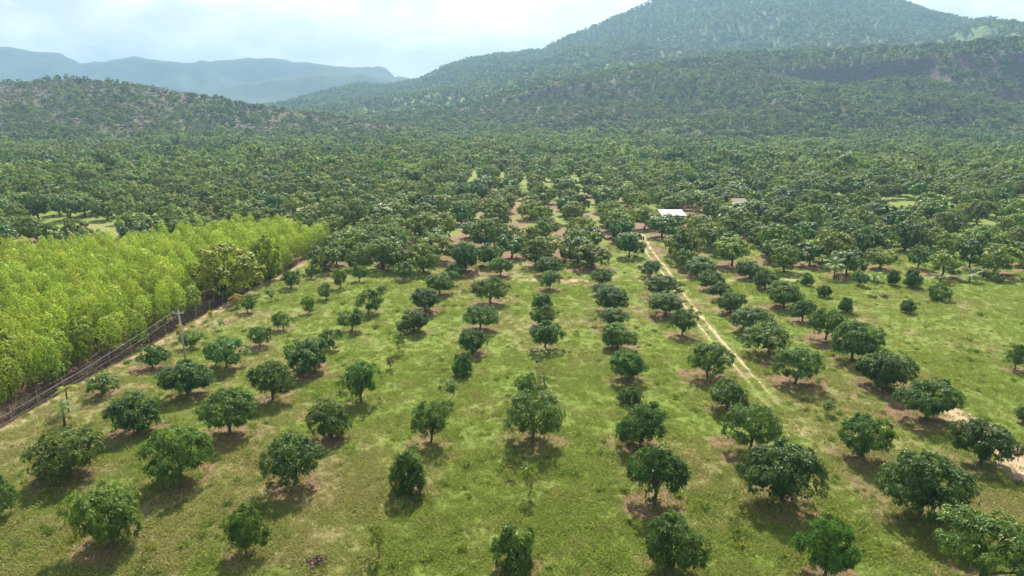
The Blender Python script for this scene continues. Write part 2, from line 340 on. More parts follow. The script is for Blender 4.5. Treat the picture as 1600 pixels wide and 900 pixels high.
# ------------------------------------------------------------------ hills
def interp(P, x): P = np.array(P, float); return np.interp(x, P[:, 0], P[:, 1])
RIDGE = [(-420,2),(-260,6),(-170,9),(-106,13),(-60,23),(-14,36),(35,51),(139,64),(242,79),(311,82),(414,86),(482,93),(550,100),(640,103),(900,96)]
MAIN = [(-900,8),(-620,16),(-493,28),(-418,50),(-341,74),(-297,68),(-237,76),(-200,86),(-148,113),(-81,133),(73,150),(117,171),(204,205),(290,237),(332,254),(431,281),(602,296),(740,285),(836,266),(928,230),(989,210),(1062,205),(1166,195),(1389,176),(1900,150)]
LEFT = [(-900,26),(-620,37),(-511,43),(-453,45),(-413,48),(-368,45),(-329,40),(-268,32),(-229,25),(-161,16),(-126,11),(-70,4),(-20,0)]
def ridge_yc(x): return 800 + 45 * np.sin(x / 120.) + 25 * np.sin(x / 47. + 1)
def ridge_z(x, y):
    c = interp(RIDGE, x); yc = ridge_yc(x); c = 25 + (c - 25) * yc / 800
    foot = interp([(-420,640),(-106,590),(50,520),(250,475),(900,455)], x)
    t = np.clip((y - foot) / (yc - foot), 0, 1)
    base = t ** 1.35 * (1 + .0 * x)
    rug = (fbm(x / 90, y / 90, 61, 4) - .5) * 44 * np.clip(t * (1 - t) * 4, 0, 1) * np.clip(c / 80, .2, 1)
    cl = sstep(220, 330, x) * sstep(.34, .48, fbm(x / 55, x * 0 + 2, 12, 3))
    cl = np.maximum(cl, .7 * sstep(-10, 30, x) * (1 - sstep(70, 130, x)))
    step = (sstep(.80, .825, t) - t) * .2 * cl * (t > .55) * sstep(.55, .75, t)
    z = c * (base + step) + rug
    crest_n = (fbm(x / 14, y / 14, 65, 3) - .5) * 3.5 * t
    back = np.clip((y - yc) / 170, 0, 1)
    return np.where(y < foot, -2.0, z + crest_n - back ** 1.2 * (c * .75 + 6) - .3)
def main_yc(x): return 1700 + 60 * np.sin(x / 260.)
def main_z(x, y):
    c = interp(MAIN, x); yc = main_yc(x); c = 25 + (c - 25) * yc / 1700
    z0 = np.minimum(interp(RIDGE, x) * .82 + 2, c * .8); y0 = 830 + 0 * x
    t = np.clip((y - y0) / (yc - y0), 0, 1)
    z = z0 * sstep(-.35, .1, (y - y0) / 400) + (c - z0) * t ** 1.45
    rug = (fbm(x / 150, y / 260, 71, 5) - .5) * 95 * np.clip(t * (1 - t) * 4, 0, 1) * np.clip(c / 200, .15, 1.2)
    z = z + rug + (fbm(x / 30, y / 30, 72, 3) - .5) * 7 * t
    back = np.clip((y - yc) / 600, 0, 1)
    return np.where(y < 690, -2.0, z - back * (c + 20))
def left_yc(x): return 650 + 30 * np.sin(x / 90.)
def left_z(x, y):
    c = interp(LEFT, x); yc = left_yc(x); c = np.maximum(25 + (c - 25) * yc / 650, 0)
    foot = interp([(-900,455),(-300,475),(-126,540),(-20,640)], x)
    t = np.clip((y - foot) / (yc - foot), 0, 1)
    z = c * t ** 1.15 + (fbm(x / 60, y / 60, 81, 4) - .5) * 12 * np.clip(t * (1 - t) * 4, 0, 1) * np.clip(c / 50, 0, 1) + (fbm(x / 11, y / 11, 82, 3) - .5) * 3 * t * np.clip(c / 40, 0, 1)
    back = np.clip((y - yc) / 240, 0, 1)
    return np.where(y < foot, -2.0, z - back * (c + 5) - .3)

def hill_mat(name, soil1, soil2, rock1, rock2, lo=.74, hi=.92):
    m, nt, out = new_mat(name)
    geo = N(nt, 'ShaderNodeNewGeometry'); pos = geo.outputs['Position']
    n1 = noise(nt, .05, 6, .6, pos); n2 = noise(nt, .35, 6, .65, pos)
    s = mixc(nt, ramp(nt, n1, .35, .65), soil1, soil2)
    mp = N(nt, 'ShaderNodeMapping'); mp.inputs['Scale'].default_value = (.35, .35, 1.4); nt.links.new(pos, mp.inputs[0])
    n3 = noise(nt, .5, 6, .65, mp.outputs[0])
    r = mixc(nt, ramp(nt, n3, .35, .65), rock1, rock2)
    sx = N(nt, 'ShaderNodeSeparateXYZ'); nt.links.new(geo.outputs['Normal'], sx.inputs[0])
    ad = N(nt, 'ShaderNodeMath', operation='MULTIPLY_ADD'); nt.links.new(n2, ad.inputs[0]); ad.inputs[1].default_value = .18; nt.links.new(sx.outputs[2], ad.inputs[2])
    c = mixc(nt, ramp(nt, ad.outputs[0], lo + .09, hi + .09), r, s)
    p = N(nt, 'ShaderNodeBsdfPrincipled'); p.inputs['Roughness'].default_value = .95; p.inputs['Specular IOR Level'].default_value = .1
    b = N(nt, 'ShaderNodeBump'); b.inputs['Strength'].default_value = .7; b.inputs['Distance'].default_value = 1.5
    nt.links.new(n2, b.inputs['Height']); nt.links.new(b.outputs[0], p.inputs['Normal'])
    nt.links.new(c, p.inputs['Base Color']); nt.links.new(p.outputs[0], out.inputs[0])
    return m
M['hill'] = hill_mat('scrub hillside', (.06, .068, .032), (.098, .087, .054), (.055, .04, .04), (.115, .084, .08))
M['mount'] = hill_mat('wooded mountain', (.075, .115, .04), (.115, .15, .055), (.13, .09, .075), (.24, .18, .16), .5, .75)
M['far'] = hill_mat('far mountain', (.045, .06, .03), (.07, .08, .04), (.09, .075, .065), (.14, .12, .11), .5, .75)
def grid(name, x0, x1, dx, y0, y1, dy, fn, mat):
    xs = np.arange(x0, x1 + dx, dx); ys = np.arange(y0, y1 + dy, dy)
    X, Y = np.meshgrid(xs, ys); X = X.ravel(); Y = Y.ravel()
    I = np.arange(len(xs) * len(ys)).reshape(len(ys), len(xs))
    Qh = np.stack([I[:-1, :-1], I[:-1, 1:], I[1:, 1:], I[1:, :-1]], -1).reshape(-1, 4)
    o = link(name, make_mesh(name, np.stack([X, Y, fn(X, Y)], -1), Qh, mat, smooth=True))
    return tag(o, None, None, None, 'structure')
tag(grid('ridge_hill', -420, 900, 6, 440, 1010, 5, ridge_z, M['hill']), 'long wooded ridge with reddish cliff band on the right')
tag(grid('mountain', -900, 1900, 14, 690, 2340, 14, main_z, M['mount']), 'tall wooded mountain behind the ridge')
tag(grid('scrub_hill', -900, -20, 6, 450, 900, 6, left_z, M['hill']), 'low rocky scrub hill on the left')
FAR = [(-2836,245.9),(-2327,265.0),(-2070,257.9),(-1918,240.5),(-1828,230.6),(-1756,195.7),(-1636,202.3),(-1531,223.0),(-1418,203.4),(-1327,197.4),(-1013,215.4),(-927,208.8),(-859,195.7),(-775,191.4),(-677,175.0),(-600,180.5),(-547,183.7),(-507,175.0),(-484,140.1),(-366,135.7),(-109,128.6),(164,115.0),(491,76.8)]
FAR2 = [(-1367,22.2),(-1075,57.5),(-964,84.3),(-790,115.0),(-640,128.7),(-512,131.5),(-406,113.3),(-321,96.2),(-114,44.9)]
def far_fn(P, yc, wid, s, am):
    def f(x, y):
        t = 1 - np.abs(y - yc) / wid
        c = interp(P, x)
        g1 = np.abs(fbm(x / 210, y / 420, s, 5) - .5) * 2
        z = c * np.where(t > 0, np.maximum(t, 0) ** 1.25, t)
        return z - am * g1 * np.clip(t * (1 - t) * 4, 0, 1) + (fbm(x / 45, y / 45, s + 5, 3) - .5) * 17 * np.clip(t, 0, 1)
    return f
tag(grid('far_mountains', -2836, 491, 18, 2350, 3650, 24, far_fn(FAR, 3000, 620, 101, 150), M['far']), 'distant blue flat-topped mountain range')
tag(grid('far_spur', -1367, -114, 16, 2050, 2850, 20, far_fn(FAR2, 2450, 370, 111, 60), M['far']), 'darker blue spur in front of the distant range')

# ------------------------------------------------------------------ foliage builders
def unit(v): return v / np.maximum(np.linalg.norm(v, axis=-1, keepdims=True), 1e-9)
def leaf_quads(P, D, Nn, L, W, droop=.25):
    """rhombic leaves at P along D with face normal about Nn"""
    S = unit(np.cross(D, Nn)); n = len(P)
    L = np.broadcast_to(L, n)[:, None]; W = np.broadcast_to(W, n)[:, None]
    mid = P + D * L * .45; tip = P + D * L; tip[:, 2] -= (droop * L)[:, 0]
    V = np.stack([P, mid + S * W * .5, tip, mid - S * W * .5], 1).reshape(-1, 3)
    return V, np.arange(n * 4).reshape(n, 4)

def lobes(r, R0, zc, zr, n, spread=.5):
    """uneven dome made of n lobes around a middle one"""
    L = [((0, 0, zc), .70 * R0, zr * .80)]
    a0 = r.uniform(0, 6.3)
    for k in range(n):
        a = a0 + 2 * math.pi * k / n + r.uniform(-.35, .35); d = R0 * r.uniform(spread - .12, spread + .12)
        rr = R0 * r.uniform(.38, .56)
        L.append(((d * math.cos(a), d * math.sin(a), zc + zr * r.uniform(-.42, .30)), rr, zr * r.uniform(.42, .62)))
    for k in range(max(2, n // 3)):
        a = r.uniform(0, 6.3); d = R0 * r.uniform(.1, .4)
        L.append(((d * math.cos(a), d * math.sin(a), zc + zr * r.uniform(.35, .6)), R0 * r.uniform(.25, .38), zr * r.uniform(.3, .42)))
    return L
def shell_points(r, L, n, zmin, inner=.15, lo=.80, hi=1.06):
    """points spread over the outside of the lobes, a few inside"""
    C = np.array([l[0] for l in L]); S = np.array([(l[1], l[1], l[2]) for l in L])
    w = S[:, 0] * S[:, 2]; w = w / w.sum(); Pn, Nn = [], []; got = 0
    while got < n:
        k = r.choice(len(L), 4 * n, p=w); d = unit(r.normal(size=(4 * n, 3)))
        rad = r.uniform(lo, hi, (4 * n, 1)); inn = r.random(4 * n) < inner
        rad[inn] = r.uniform(.3, .8, (inn.sum(), 1))
        p = C[k] + S[k] * d * rad
        q = ((p[:, None, :] - C[None]) / S[None]); q = np.sqrt((q ** 2).sum(-1)); q[np.arange(4 * n), k] = 9
        ok = ((q.min(1) > .82) | inn) & (p[:, 2] > zmin + r.uniform(-.12, .25, 4 * n) * S[0, 2])
        Pn.append(p[ok]); Nn.append(unit(d / S[k])[ok]); got += ok.sum()
    return np.concatenate(Pn)[:n], np.concatenate(Nn)[:n]
def twig_points(r, L, n, zmin, nm, rm, inner=.12):
    """foliage gathered in many small leafy heads sitting on the lobes"""
    C, Cn = shell_points(r, L, nm, zmin, inner, .72, 1.04)
    k = r.integers(0, nm, n); d = unit(r.normal(size=(n, 3)) + .75 * Cn[k] + np.array([0, 0, .35]))
    rad = (rm * r.uniform(.65, 1.35, nm))[k][:, None] * r.uniform(.55, 1.05, (n, 1))
    head = r.uniform(-.28, .28, nm)[k]
    return C[k] + d * rad * np.array([1, 1, .8]), unit(d + .5 * Cn[k]), head
def clump_tint(r, P, sc):
    """leaf colour drifts from twig to twig"""
    t = vnoise(P[:, 0] / sc + 40, P[:, 1] / sc + P[:, 2] / sc * .7 + 40, int(r.integers(99)))
    return np.clip(.15 + .6 * t + r.normal(0, .16, len(P)), 0, 1)

def rosette_crown(name, r, R0, H, zb, nros, per, leaf, mat, nl=7, tipk=0, heads=1.0):
    zr = (H - zb) * .55; zc = zb + zr * .85
    L = lobes(r, R0, zc, zr, nl, r.uniform(.42, .58)); P, Nn, hd = twig_points(r, L, nros, zb, int(heads * (22 + 24 * R0 ** 1.6)), .19 * R0 ** .6 + .13)
    top = P[:, 2].max(); P[:, 2] = zb * .8 + (P[:, 2] - zb * .8) * (H - zb * .8) / (top - zb * .8)
    sc = R0 / np.quantile(np.hypot(P[:, 0], P[:, 1]), .985); P[:, :2] *= sc
    ax = unit(Nn + np.array([0, 0, .35]) + r.normal(0, .25, P.shape))
    tint = np.clip(clump_tint(r, P, .55) + hd, 0, 1)
    a = unit(np.cross(ax, r.normal(size=P.shape))); b = np.cross(ax, a)
    VV, TT = [], []
    for k in range(per):
        t = 2 * math.pi * k / per + r.uniform(-.4, .4, (len(P), 1))
        d = unit(ax * r.uniform(.15, .7, (len(P), 1)) + a * np.cos(t) + b * np.sin(t))
        V, _ = leaf_quads(P + r.normal(0, .03, P.shape), d, ax + r.normal(0, .3, P.shape), leaf * r.uniform(.7, 1.2, len(P)), leaf * .30 * r.uniform(.8, 1.2, len(P)), r.uniform(.1, .5, len(P)))
        VV.append(V); TT.append(np.clip(tint + r.normal(0, .1, len(P)) + tipk, 0, 1))
    V = np.concatenate(VV); n = len(V) // 4
    return make_mesh(name, V, np.arange(n * 4).reshape(n, 4), mat, {'tint': ('FACE', np.concatenate(TT))}), L

def clump_crown(name, r, R0, H, zb, n, leaf, mat, nl=6, inner=.12, aspect=.62, rough=.28, nm=90, rm=.42):
    """coarser foliage for trees seen from farther off: each face is one leafy twig"""
    zr = (H - zb) * .55; zc = zb + zr * .85
    L = lobes(r, R0, zc, zr, nl); P, Nn, hd = twig_points(r, L, n, zb, nm, rm, inner)
    top = P[:, 2].max(); P[:, 2] = zb * .8 + (P[:, 2] - zb * .8) * (H - zb * .8) / (top - zb * .8)
    P[:, :2] *= R0 / np.quantile(np.hypot(P[:, 0], P[:, 1]), .985)
    fn = unit(Nn + r.normal(0, rough, P.shape) + np.array([0, 0, .25]))
    d = unit(np.cross(fn, r.normal(size=P.shape)))
    lf = leaf * r.uniform(.6, 1.35, n)
    V, Fq = leaf_quads(P - d * lf[:, None] * .5, d, fn, lf, lf * aspect, r.uniform(-.1, .3, n))
    return make_mesh(name, V, Fq, mat, {'tint': ('FACE', np.clip(clump_tint(r, P, R0 * .3) + hd, 0, 1))})

def limbs_mesh(name, r, R0, H, zb, L, mat, tr, n=4, lean=.1):
    """short trunk that forks into tapering limbs"""
    zf = zb * r.uniform(.55, .85); lx, ly = r.normal(0, lean * H * .2, 2)
    P = [[(0, 0, -.25, tr * 1.35), (0, 0, .06, tr * 1.15), (lx * .5, ly * .5, zf * .5, tr), (lx, ly, zf, tr * .9)]]
    tg = [l[0] for l in L[1:]]; r.shuffle(tg)
    for k in range(min(n, len(tg))):
        t = tg[k]; q = r.uniform(.45, .6)
        m1 = (lx + (t[0] - lx) * q + r.normal(0, .06), ly + (t[1] - ly) * q + r.normal(0, .06), zf + (t[2] - zf) * (q + .08))
        P.append([(lx * .9, ly * .9, zf * .88, tr * .72), (lx + (t[0] - lx) * .2, ly + (t[1] - ly) * .2, zf + (t[2] - zf) * .27, tr * .6), (*m1, tr * .42), (*t, tr * .16)])
    V, Fq = tubes(P, 7); return make_mesh(name, V, Fq, mat, smooth=True)

# ------------------------------------------------------------------ tree kinds: (trunk mesh, crown mesh, nominal width, nominal height)
def kind_mango(r, W, mat, leaf=.25, full=1.0):
    R0 = W / 2; H = W * .78; zb = H * r.uniform(.16, .27) * (1 if full > .8 else 1.25)
    nros = int(full * (240 + 185 * R0 ** 2)); per = 8
    cm, L = rosette_crown('crown', r, R0, H, zb, nros, per, leaf, mat, nl=int(r.integers(4, 7)) + int(R0 > 1.5) * 2, heads=full)
    return (limbs_mesh('trunk', r, R0, H, zb, L, M['bark'], .03 + .019 * W, 5), cm, W, H)
def kind_sapling(r, W, mat, sparse=1.0, leaf=.22):
    R0 = W / 2; H = W * 1.7; zb = H * .42
    cm, L = rosette_crown('crown', r, R0, H, zb, int(60 * sparse), 7, leaf, mat, nl=4)
    return (limbs_mesh('trunk', r, R0, H, zb, L, M['bark'], .035, 3, .5), cm, W, H)
def kind_mid(r, W, mat, n=1900, leaf=.36, tall=.78, zbk=.2, nm=110, rm=.52):
    R0 = W / 2; H = W * tall; zb = H * zbk
    L = lobes(r, R0, H * .6, H * .4, 6)
    return (limbs_mesh('trunk', r, R0, H, zb * 1.5, L, M['dark_bark'], .04 + .02 * W, 4), clump_crown('crown', r, R0, H, zb, n, leaf, mat, 9, nm=nm, rm=rm), W, H)
def kind_plume(r, W, H, mat, n=900, leaf=.24):
    """slender plantation tree: soft upright plumes of fine foliage round a thin stem"""
    SP = [((0, 0, H * .58), W * .40, H * .40)]; ST = []
    for k in range(7):
        a = 2.4 * k + r.uniform(-.4, .4); d = W * r.uniform(.16, .27); zc = H * (.22 + .5 * k / 7 + r.uniform(-.03, .03)); hh = H * r.uniform(.13, .19)
        SP.append(((d * math.cos(a), d * math.sin(a), zc), W * r.uniform(.22, .30), hh))
        ST.append([(0, 0, max(.1, zc - hh * .9), .016), (d * .7 * math.cos(a), d * .7 * math.sin(a), zc - hh * .2, .011), (d * math.cos(a), d * math.sin(a), zc + hh * .6, .004)])
    P, Nn = shell_points(r, SP, n, H * .06, .05, .86, 1.05)
    d = unit(np.cross(Nn, r.normal(size=P.shape)) + Nn * .25 + np.array([0, 0, .3])); lf = leaf * r.uniform(.6, 1.3, n)
    V, Fq = leaf_quads(P, d, unit(Nn + r.normal(0, .22, P.shape)), lf, lf * .5, r.uniform(0, .3, n))
    tn = np.clip(.3 + .35 * P[:, 2] / H + r.normal(0, .16, n) + .3 * (vnoise(P[:, 0] / .4 + 9, P[:, 2] / .6 + P[:, 1], 5) - .5), 0, 1)      # foliage gets paler towards the top
    Vt, Ft = tubes([[(0, 0, -.2, .055), (0, 0, .1, .045), (.03, .02, H * .5, .03), (0, 0, H * .93, .007)]] + ST, 5)
    return (make_mesh('trunk', Vt, Ft, M['dark_bark'], smooth=True), make_mesh('crown', V, Fq, mat, {'tint': ('FACE', tn)}), W, H)

def rr(s): return np.random.default_rng(s)
BIG = [kind_mango(rr(100 + i), 4.9, M['mango'], .26, (1.0, .85, 1.1, .72)[i % 4]) for i in range(9)]
MEDM = [kind_mango(rr(200 + i), 3.5, M['mango'], .24, (1.0, .75, .95, .65)[i % 4]) for i in range(9)]
OPEN = [kind_mango(rr(260 + i), 3.2, M['mango' if i % 3 else 'fresh'], .24, .55) for i in range(6)]
FRESH = [kind_mango(rr(300 + i), 4.3, M['fresh']) for i in range(3)]
SMALL = [kind_mango(rr(400 + i), 2.3, M['mango'], .22) for i in range(4)]
SAP = [kind_sapling(rr(500 + i), 1.3, M['mango' if i % 2 else 'fresh'], 1.0 + .3 * i) for i in range(4)]
BARE = [kind_sapling(rr(560), 2.2, M['cashew'], .9, .16)]
MIDK = [kind_mid(rr(600 + i), 5.8, M['cashew'], 3000, .34) for i in range(5)] + [kind_mid(rr(650 + i), 5.6, M['mango'], 3000, .34) for i in range(3)]
LIME = [kind_plume(rr(700 + i), 2.1, 5.0, M['lime'], 1000, .25) for i in range(6)]
OLIV = [kind_mid(rr(750 + i), 6, M['olive'], 5200, .30, .95, .04, 170, .5) for i in range(2)]
WOODK = [kind_mid(rr(800 + i), 5.0, M['wood'], 700, .55, .8, .12, 34, .62) for i in range(6)]

def tree(name, k, x, y, W, H, rot, label, cat='tree', group=None, z=None):
    e = bpy.data.objects.new(name, None); col.objects.link(e); e.empty_display_size = .3
    e.location = (x, y, float(gz(x, y)) if z is None else z); e.rotation_euler = (0, 0, rot); a = float(hash2(x, y, 4)) * .2 + .9; e.scale = (W / k[2] * a, W / k[2] * (2 - a), H / k[3]); e.rotation_euler = (float(hash2(x, y, 5) - .5) * .12, float(hash2(x, y, 6) - .5) * .12, rot)
    link('trunk', k[0], e); link('crown', k[1], e)
    return tag(e, label, cat, group)

# ------------------------------------------------------------------ the orchard, row by row
ORD = ['zeroth','first','second','third','fourth','fifth','sixth','seventh','eighth','ninth','tenth','eleventh','twelfth','thirteenth','fourteenth','fifteenth','sixteenth','seventeenth']
def row_of(x, y): return int(round((x - 1.7 - .035 * (y - 50)) / 8.05))
rows = {}
for i, t in enumerate(ORCH): rows.setdefault(row_of(t[0], t[1]), []).append(i)
LAB = {}
for k, L in rows.items():
    L.sort(key=lambda i: ORCH[i][1])
    side = (f'{ORD[3 - k]} row left of' if k <= 2 else f'{ORD[k - 2]} row right of') + ' the dirt track'
    for j, i in enumerate(L):
        w = ORCH[i][2]; ad = 'broad' if w > 4.5 else 'medium' if w > 3.4 else 'small' if w > 2.0 else 'spindly young'
        LAB[i] = f'{ad} mango tree, {ORD[j + 1]} from the front in {side}'
FRESH_AT = [(-23.5,36.3),(-22.8,43.6),(-30.9,44.4),(-32.3,38.9),(-15.3,35.4),(17.1,33.3)]
r0 = random.Random(5)
for i, (x, y, w, h) in enumerate(ORCH):
    fresh = any(abs(x - a) < .3 and abs(y - b) < .3 for a, b in FRESH_AT)
    ks = FRESH if fresh else BIG if w > 4.1 else MEDM if w > 2.9 else SMALL if w > 1.75 else SAP
    if x < -15 and y > 58 and w < 4.3 and hash2(i, 1, 9) < .75: ks = OPEN
    elif 1.75 < w < 3.3 and hash2(i, 2, 9) < .25: ks = OPEN
    tree('mango_tree', ks[i % len(ks)], x, y, w * 1.0, h * .98, r0.uniform(0, 6.28), LAB[i], 'mango tree', 'mango trees planted in rows')
tree('bare_shrub', BARE[0], 3.2, 64.8, 3.1, 2.2, 1.0, 'pale sparse half bare shrub in the middle orchard row', 'shrub')

# ------------------------------------------------------------------ trees behind the orchard
def half_w(y): return .727 * (.968 * y + 6.26)
def edge_x(y): return np.interp(y, [40, 54, 58, 65, 74, 87, 104, 119, 140], [-46.5, -45.9, -45.4, -44.2, -42.8, -41.8, -39.2, -36.6, -33])
def back_y(x): return np.interp(x, [-120, -80, -73, -63, -58, -47, -33], [100, 108, 114, 120, 130, 136, 126])
SHED = (34.6, 153.0)
cand = [(x, y, w, h, 0) for x, y, w, h in MID]
taken = [(t[0], t[1]) for t in ORCH + MID]
rj = random.Random(21)
for k in range(-16, 26):
    y = 104.5 + rj.uniform(0, 3)
    while y < (300 if -2 <= k <= 4 else 238):
        x = 1.7 + .035 * (y - 50) + 8.05 * k + rj.gauss(0, .7); yy = y + rj.gauss(0, .6)
        y += 6.3 + .012 * (y - 104)
        if abs(x) > half_w(yy) + 5: continue
        if x < edge_x(min(yy, 140)) + 3 and yy < back_y(x) + 6: continue
        if x < -30 and yy < 112: continue
        if x > 40 and yy < 106 + 2 * math.sin(x): continue
        if abs(x - np.interp(yy, [100, 141], [24.0, 25.6])) < 3.3 and yy < 140: continue
        if abs(x - SHED[0]) < 6 and 146 < yy < 160: continue
        if abs(x - 33) < 3.5 and 139 < yy < 150: continue
        if 82 < x < 140 and 163 < yy < 190 and rj.random() < .62: continue
        if -100 < x < -74 and 138 < yy < 152 and rj.random() < .7: continue
        if abs(x + 19) < 5 and 170 < yy < 180: continue
        if min(math.hypot(x - a, yy - b) for a, b in taken) < 4.2: continue
        if rj.random() < .06: continue
        big = 1.25 if x > 45 else 1.0
        w = rj.uniform(4.8, 7.2) * (.8 + .22 * big) * (1.0 if abs(x - 13) < 25 else 1)
        cand.append((x, yy, w, w * rj.uniform(.70, .86), 1)); taken.append((x, yy))
        if rj.random() < (.75 if abs(x - 13) > 25 else .45 if yy > 165 else .0) and yy < 225:       # younger trees between the rows
            x2 = x + rj.choice((-1, 1)) * rj.uniform(3.2, 4.4); y2 = yy + rj.uniform(-2, 2)
            if abs(x2 - 24.6) > 2.8 and not (78 < x2 < 142 and 157 < y2 < 194) and not (x2 > 40 and y2 < 106) and abs(x2 - SHED[0]) > 6 and not (x2 < edge_x(min(y2, 140)) + 3):
                w2 = rj.uniform(3.4, 5.6); cand.append((x2, y2, w2, w2 * rj.uniform(.75, .95), 1)); taken.append((x2, y2))
cand.sort(key=lambda t: t[1])
def zone(x, y, w=5.5):
    s = 'broad' if w > 6.1 else 'small' if w < 4.7 else 'medium'
    d = 'near side' if y < 128 else 'far side' if y > 152 else 'middle'
    if x < -38: return f'{s} round orchard tree beyond the plantation, on the {d} of that block' if d != 'middle' else f'{s} round orchard tree in the middle of the block beyond the plantation', 'orchard trees beyond the plantation'
    if x < -3: return f'{s} olive green tree, {d} of the block between plantation and middle rows', 'orchard trees left of the middle rows'
    if x < 46: return f'{s} orchard tree in the {d} of the block around the white roofed shed', 'orchard trees around the shed'
    return f'{s} leafy orchard tree, {d} of the block beyond the right hand pasture', 'orchard trees beyond the pasture'
NIND = 300 - len(ORCH) + 60
FARLAB = {}
ed = sorted((j for j, t in enumerate(cand[:NIND]) if t[0] > 40 and t[1] < 112), key=lambda j: cand[j][0])
for q, j in enumerate(ed[:17]): FARLAB[j] = (f"{'broad' if cand[j][2] > 5.8 else 'rounded'} orchard tree, {ORD[q + 1]} from the left along the far edge of the pasture", 'orchard trees along the pasture edge')
for k in range(-1, 5):
    ln = [j for j, t in enumerate(cand[:NIND]) if row_of(t[0], t[1]) == k and j not in FARLAB]
    side = (f'{ORD[3 - k]} row left of' if k <= 2 else f'{ORD[k - 2]} row right of') + ' the dirt track'
    for q, j in enumerate(ln[:17]): FARLAB[j] = (f'orchard tree, {ORD[q + 1]} beyond the cross path in {side}', 'orchard trees in the far middle rows')
rest_orch = []
for j, (x, y, w, h, f) in enumerate(cand):
    dark = hash2(j, 7, 3) < (.45 if x > 45 else .25)
    k = MIDK[5 + j % 3] if dark else MIDK[j % 5]
    if j < NIND:
        lb, gr = FARLAB[j] if j in FARLAB else zone(x, y, w); tree('orchard_tree', k, x, y, w, h, rj.uniform(0, 6.28), lb, 'tree', gr)
    else: rest_orch.append((x, y, float(gz(x, y)), w / 5.8, h / 4.5, int(5 + j % 3 if dark else j % 5)))

# ------------------------------------------------------------------ the plantation
pl = []
y = 50.0
while y < 137:
    x = edge_x(y) + 1.7 - rj.uniform(0, .6)
    while x > -half_w(y) - 3:
        px_, py_ = x + rj.gauss(0, .3), y + rj.gauss(0, .3)
        if py_ < back_y(px_): pl.append((px_, py_))
        x -= 1.95 + rj.uniform(0, .3)
    y += 1.95
pl.sort(key=lambda p: (p[1] - .0 * p[0]))
BUSH = [(-38.6,92.0,9.0,7.8,'big round olive tree at the plantation edge above the pole',0),(-47.5,61,5.6,6.6,'yellowish bushy tree at the left end of the plantation edge',1),(-43.6,66.6,3.6,4.8,'dense yellow green tree at the plantation edge by the fence',0),(-42.2,76.5,4.0,3.6,'pale bushy tree at the plantation edge left of the pole',1),(-36.2,102,5.2,7.2,'bright green tree at the far end of the plantation edge',0)]
for x, y, w, h, lb, q in BUSH: tree('edge_tree', OLIV[q], x, y, w, h, rj.uniform(0, 6), lb, 'tree')
pl = [p for p in pl if all(math.hypot(p[0] - b[0], p[1] - b[1]) > b[2] * .42 for b in BUSH)]
vis = sorted(pl, key=lambda p: p[1]); ind = vis[:300]; rest_pl = vis[300:]
for j, (x, y) in enumerate(ind):
    h = rj.uniform(3.4, 6.0) * (.9 + .2 * float(fbm(x / 8, y / 8, 7, 2))); w = rj.uniform(1.75, 2.7)
    ln = max(0, int((edge_x(y) + 1.7 - x) / 2.1)); near = 'nearer than' if y < 67.5 else 'farther than'; ta = 'tall' if h > 4.9 else 'low' if h < 4.2 else 'slender'
    tree('plantation_tree', LIME[j % 6], x, y, w, h, rj.uniform(0, 6.28),
         f'{ta} plantation tree in the {"outermost" if ln == 0 else ORD[min(ln + 1, 17)]} line from the fence, {near} the power pole', 'tree', 'plantation trees left of the fence')

# ------------------------------------------------------------------ scattering of what nobody could count
def scatter(name, pts, scl, rot, pid, protos, label, extra=None):
    """points carrying scale, turn and kind; geometry nodes put one plant on each"""
    pts = np.asarray(pts, np.float32)
    me = bpy.data.meshes.new(name); me.vertices.add(len(pts)); me.vertices.foreach_set('co', pts.ravel())
    a = me.attributes.new('scl', 'FLOAT_VECTOR', 'POINT'); a.data.foreach_set('vector', np.asarray(scl, np.float32).ravel())
    rv = np.zeros((len(pts), 3), np.float32); rv[:, 2] = rot
    a = me.attributes.new('rot', 'FLOAT_VECTOR', 'POINT'); a.data.foreach_set('vector', rv.ravel())
    a = me.attributes.new('pid', 'INT', 'POINT'); a.data.foreach_set('value', np.asarray(pid, np.int32))
    for k, v in (extra or {}).items():
        a = me.attributes.new(k, 'FLOAT', 'POINT'); a.data.foreach_set('value', np.asarray(v, np.float32))
    c = bpy.data.collections.new(name + ' kinds')
    for i, pm in enumerate(protos): c.objects.link(bpy.data.objects.new(f'{name}_{i:02d}', pm))
    ng = bpy.data.node_groups.new(name, 'GeometryNodeTree')
    ng.interface.new_socket('Geometry', in_out='INPUT', socket_type='NodeSocketGeometry'); ng.interface.new_socket('Geometry', in_out='OUTPUT', socket_type='NodeSocketGeometry')
    n = ng.nodes; l = ng.links
    gi = n.new('NodeGroupInput'); go = n.new('NodeGroupOutput'); ip = n.new('GeometryNodeInstanceOnPoints'); ci = n.new('GeometryNodeCollectionInfo')
    ci.inputs['Collection'].default_value = c; ci.inputs['Separate Children'].default_value = True; ci.inputs['Reset Children'].default_value = True
    def na(nm, t):
        q = n.new('GeometryNodeInputNamedAttribute'); q.data_type = t; q.inputs['Name'].default_value = nm; return q.outputs['Attribute']
    l.new(gi.outputs[0], ip.inputs['Points']); l.new(ci.outputs[0], ip.inputs['Instance']); ip.inputs['Pick Instance'].default_value = True
    l.new(na('pid', 'INT'), ip.inputs['Instance Index']); l.new(na('rot', 'FLOAT_VECTOR'), ip.inputs['Rotation']); l.new(na('scl', 'FLOAT_VECTOR'), ip.inputs['Scale'])
    l.new(ip.outputs[0], go.inputs[0])
    o = link(name, me); mod = o.modifiers.new('scatter', 'NODES'); mod.node_group = ng
    return tag(o, label, None, None, 'stuff')

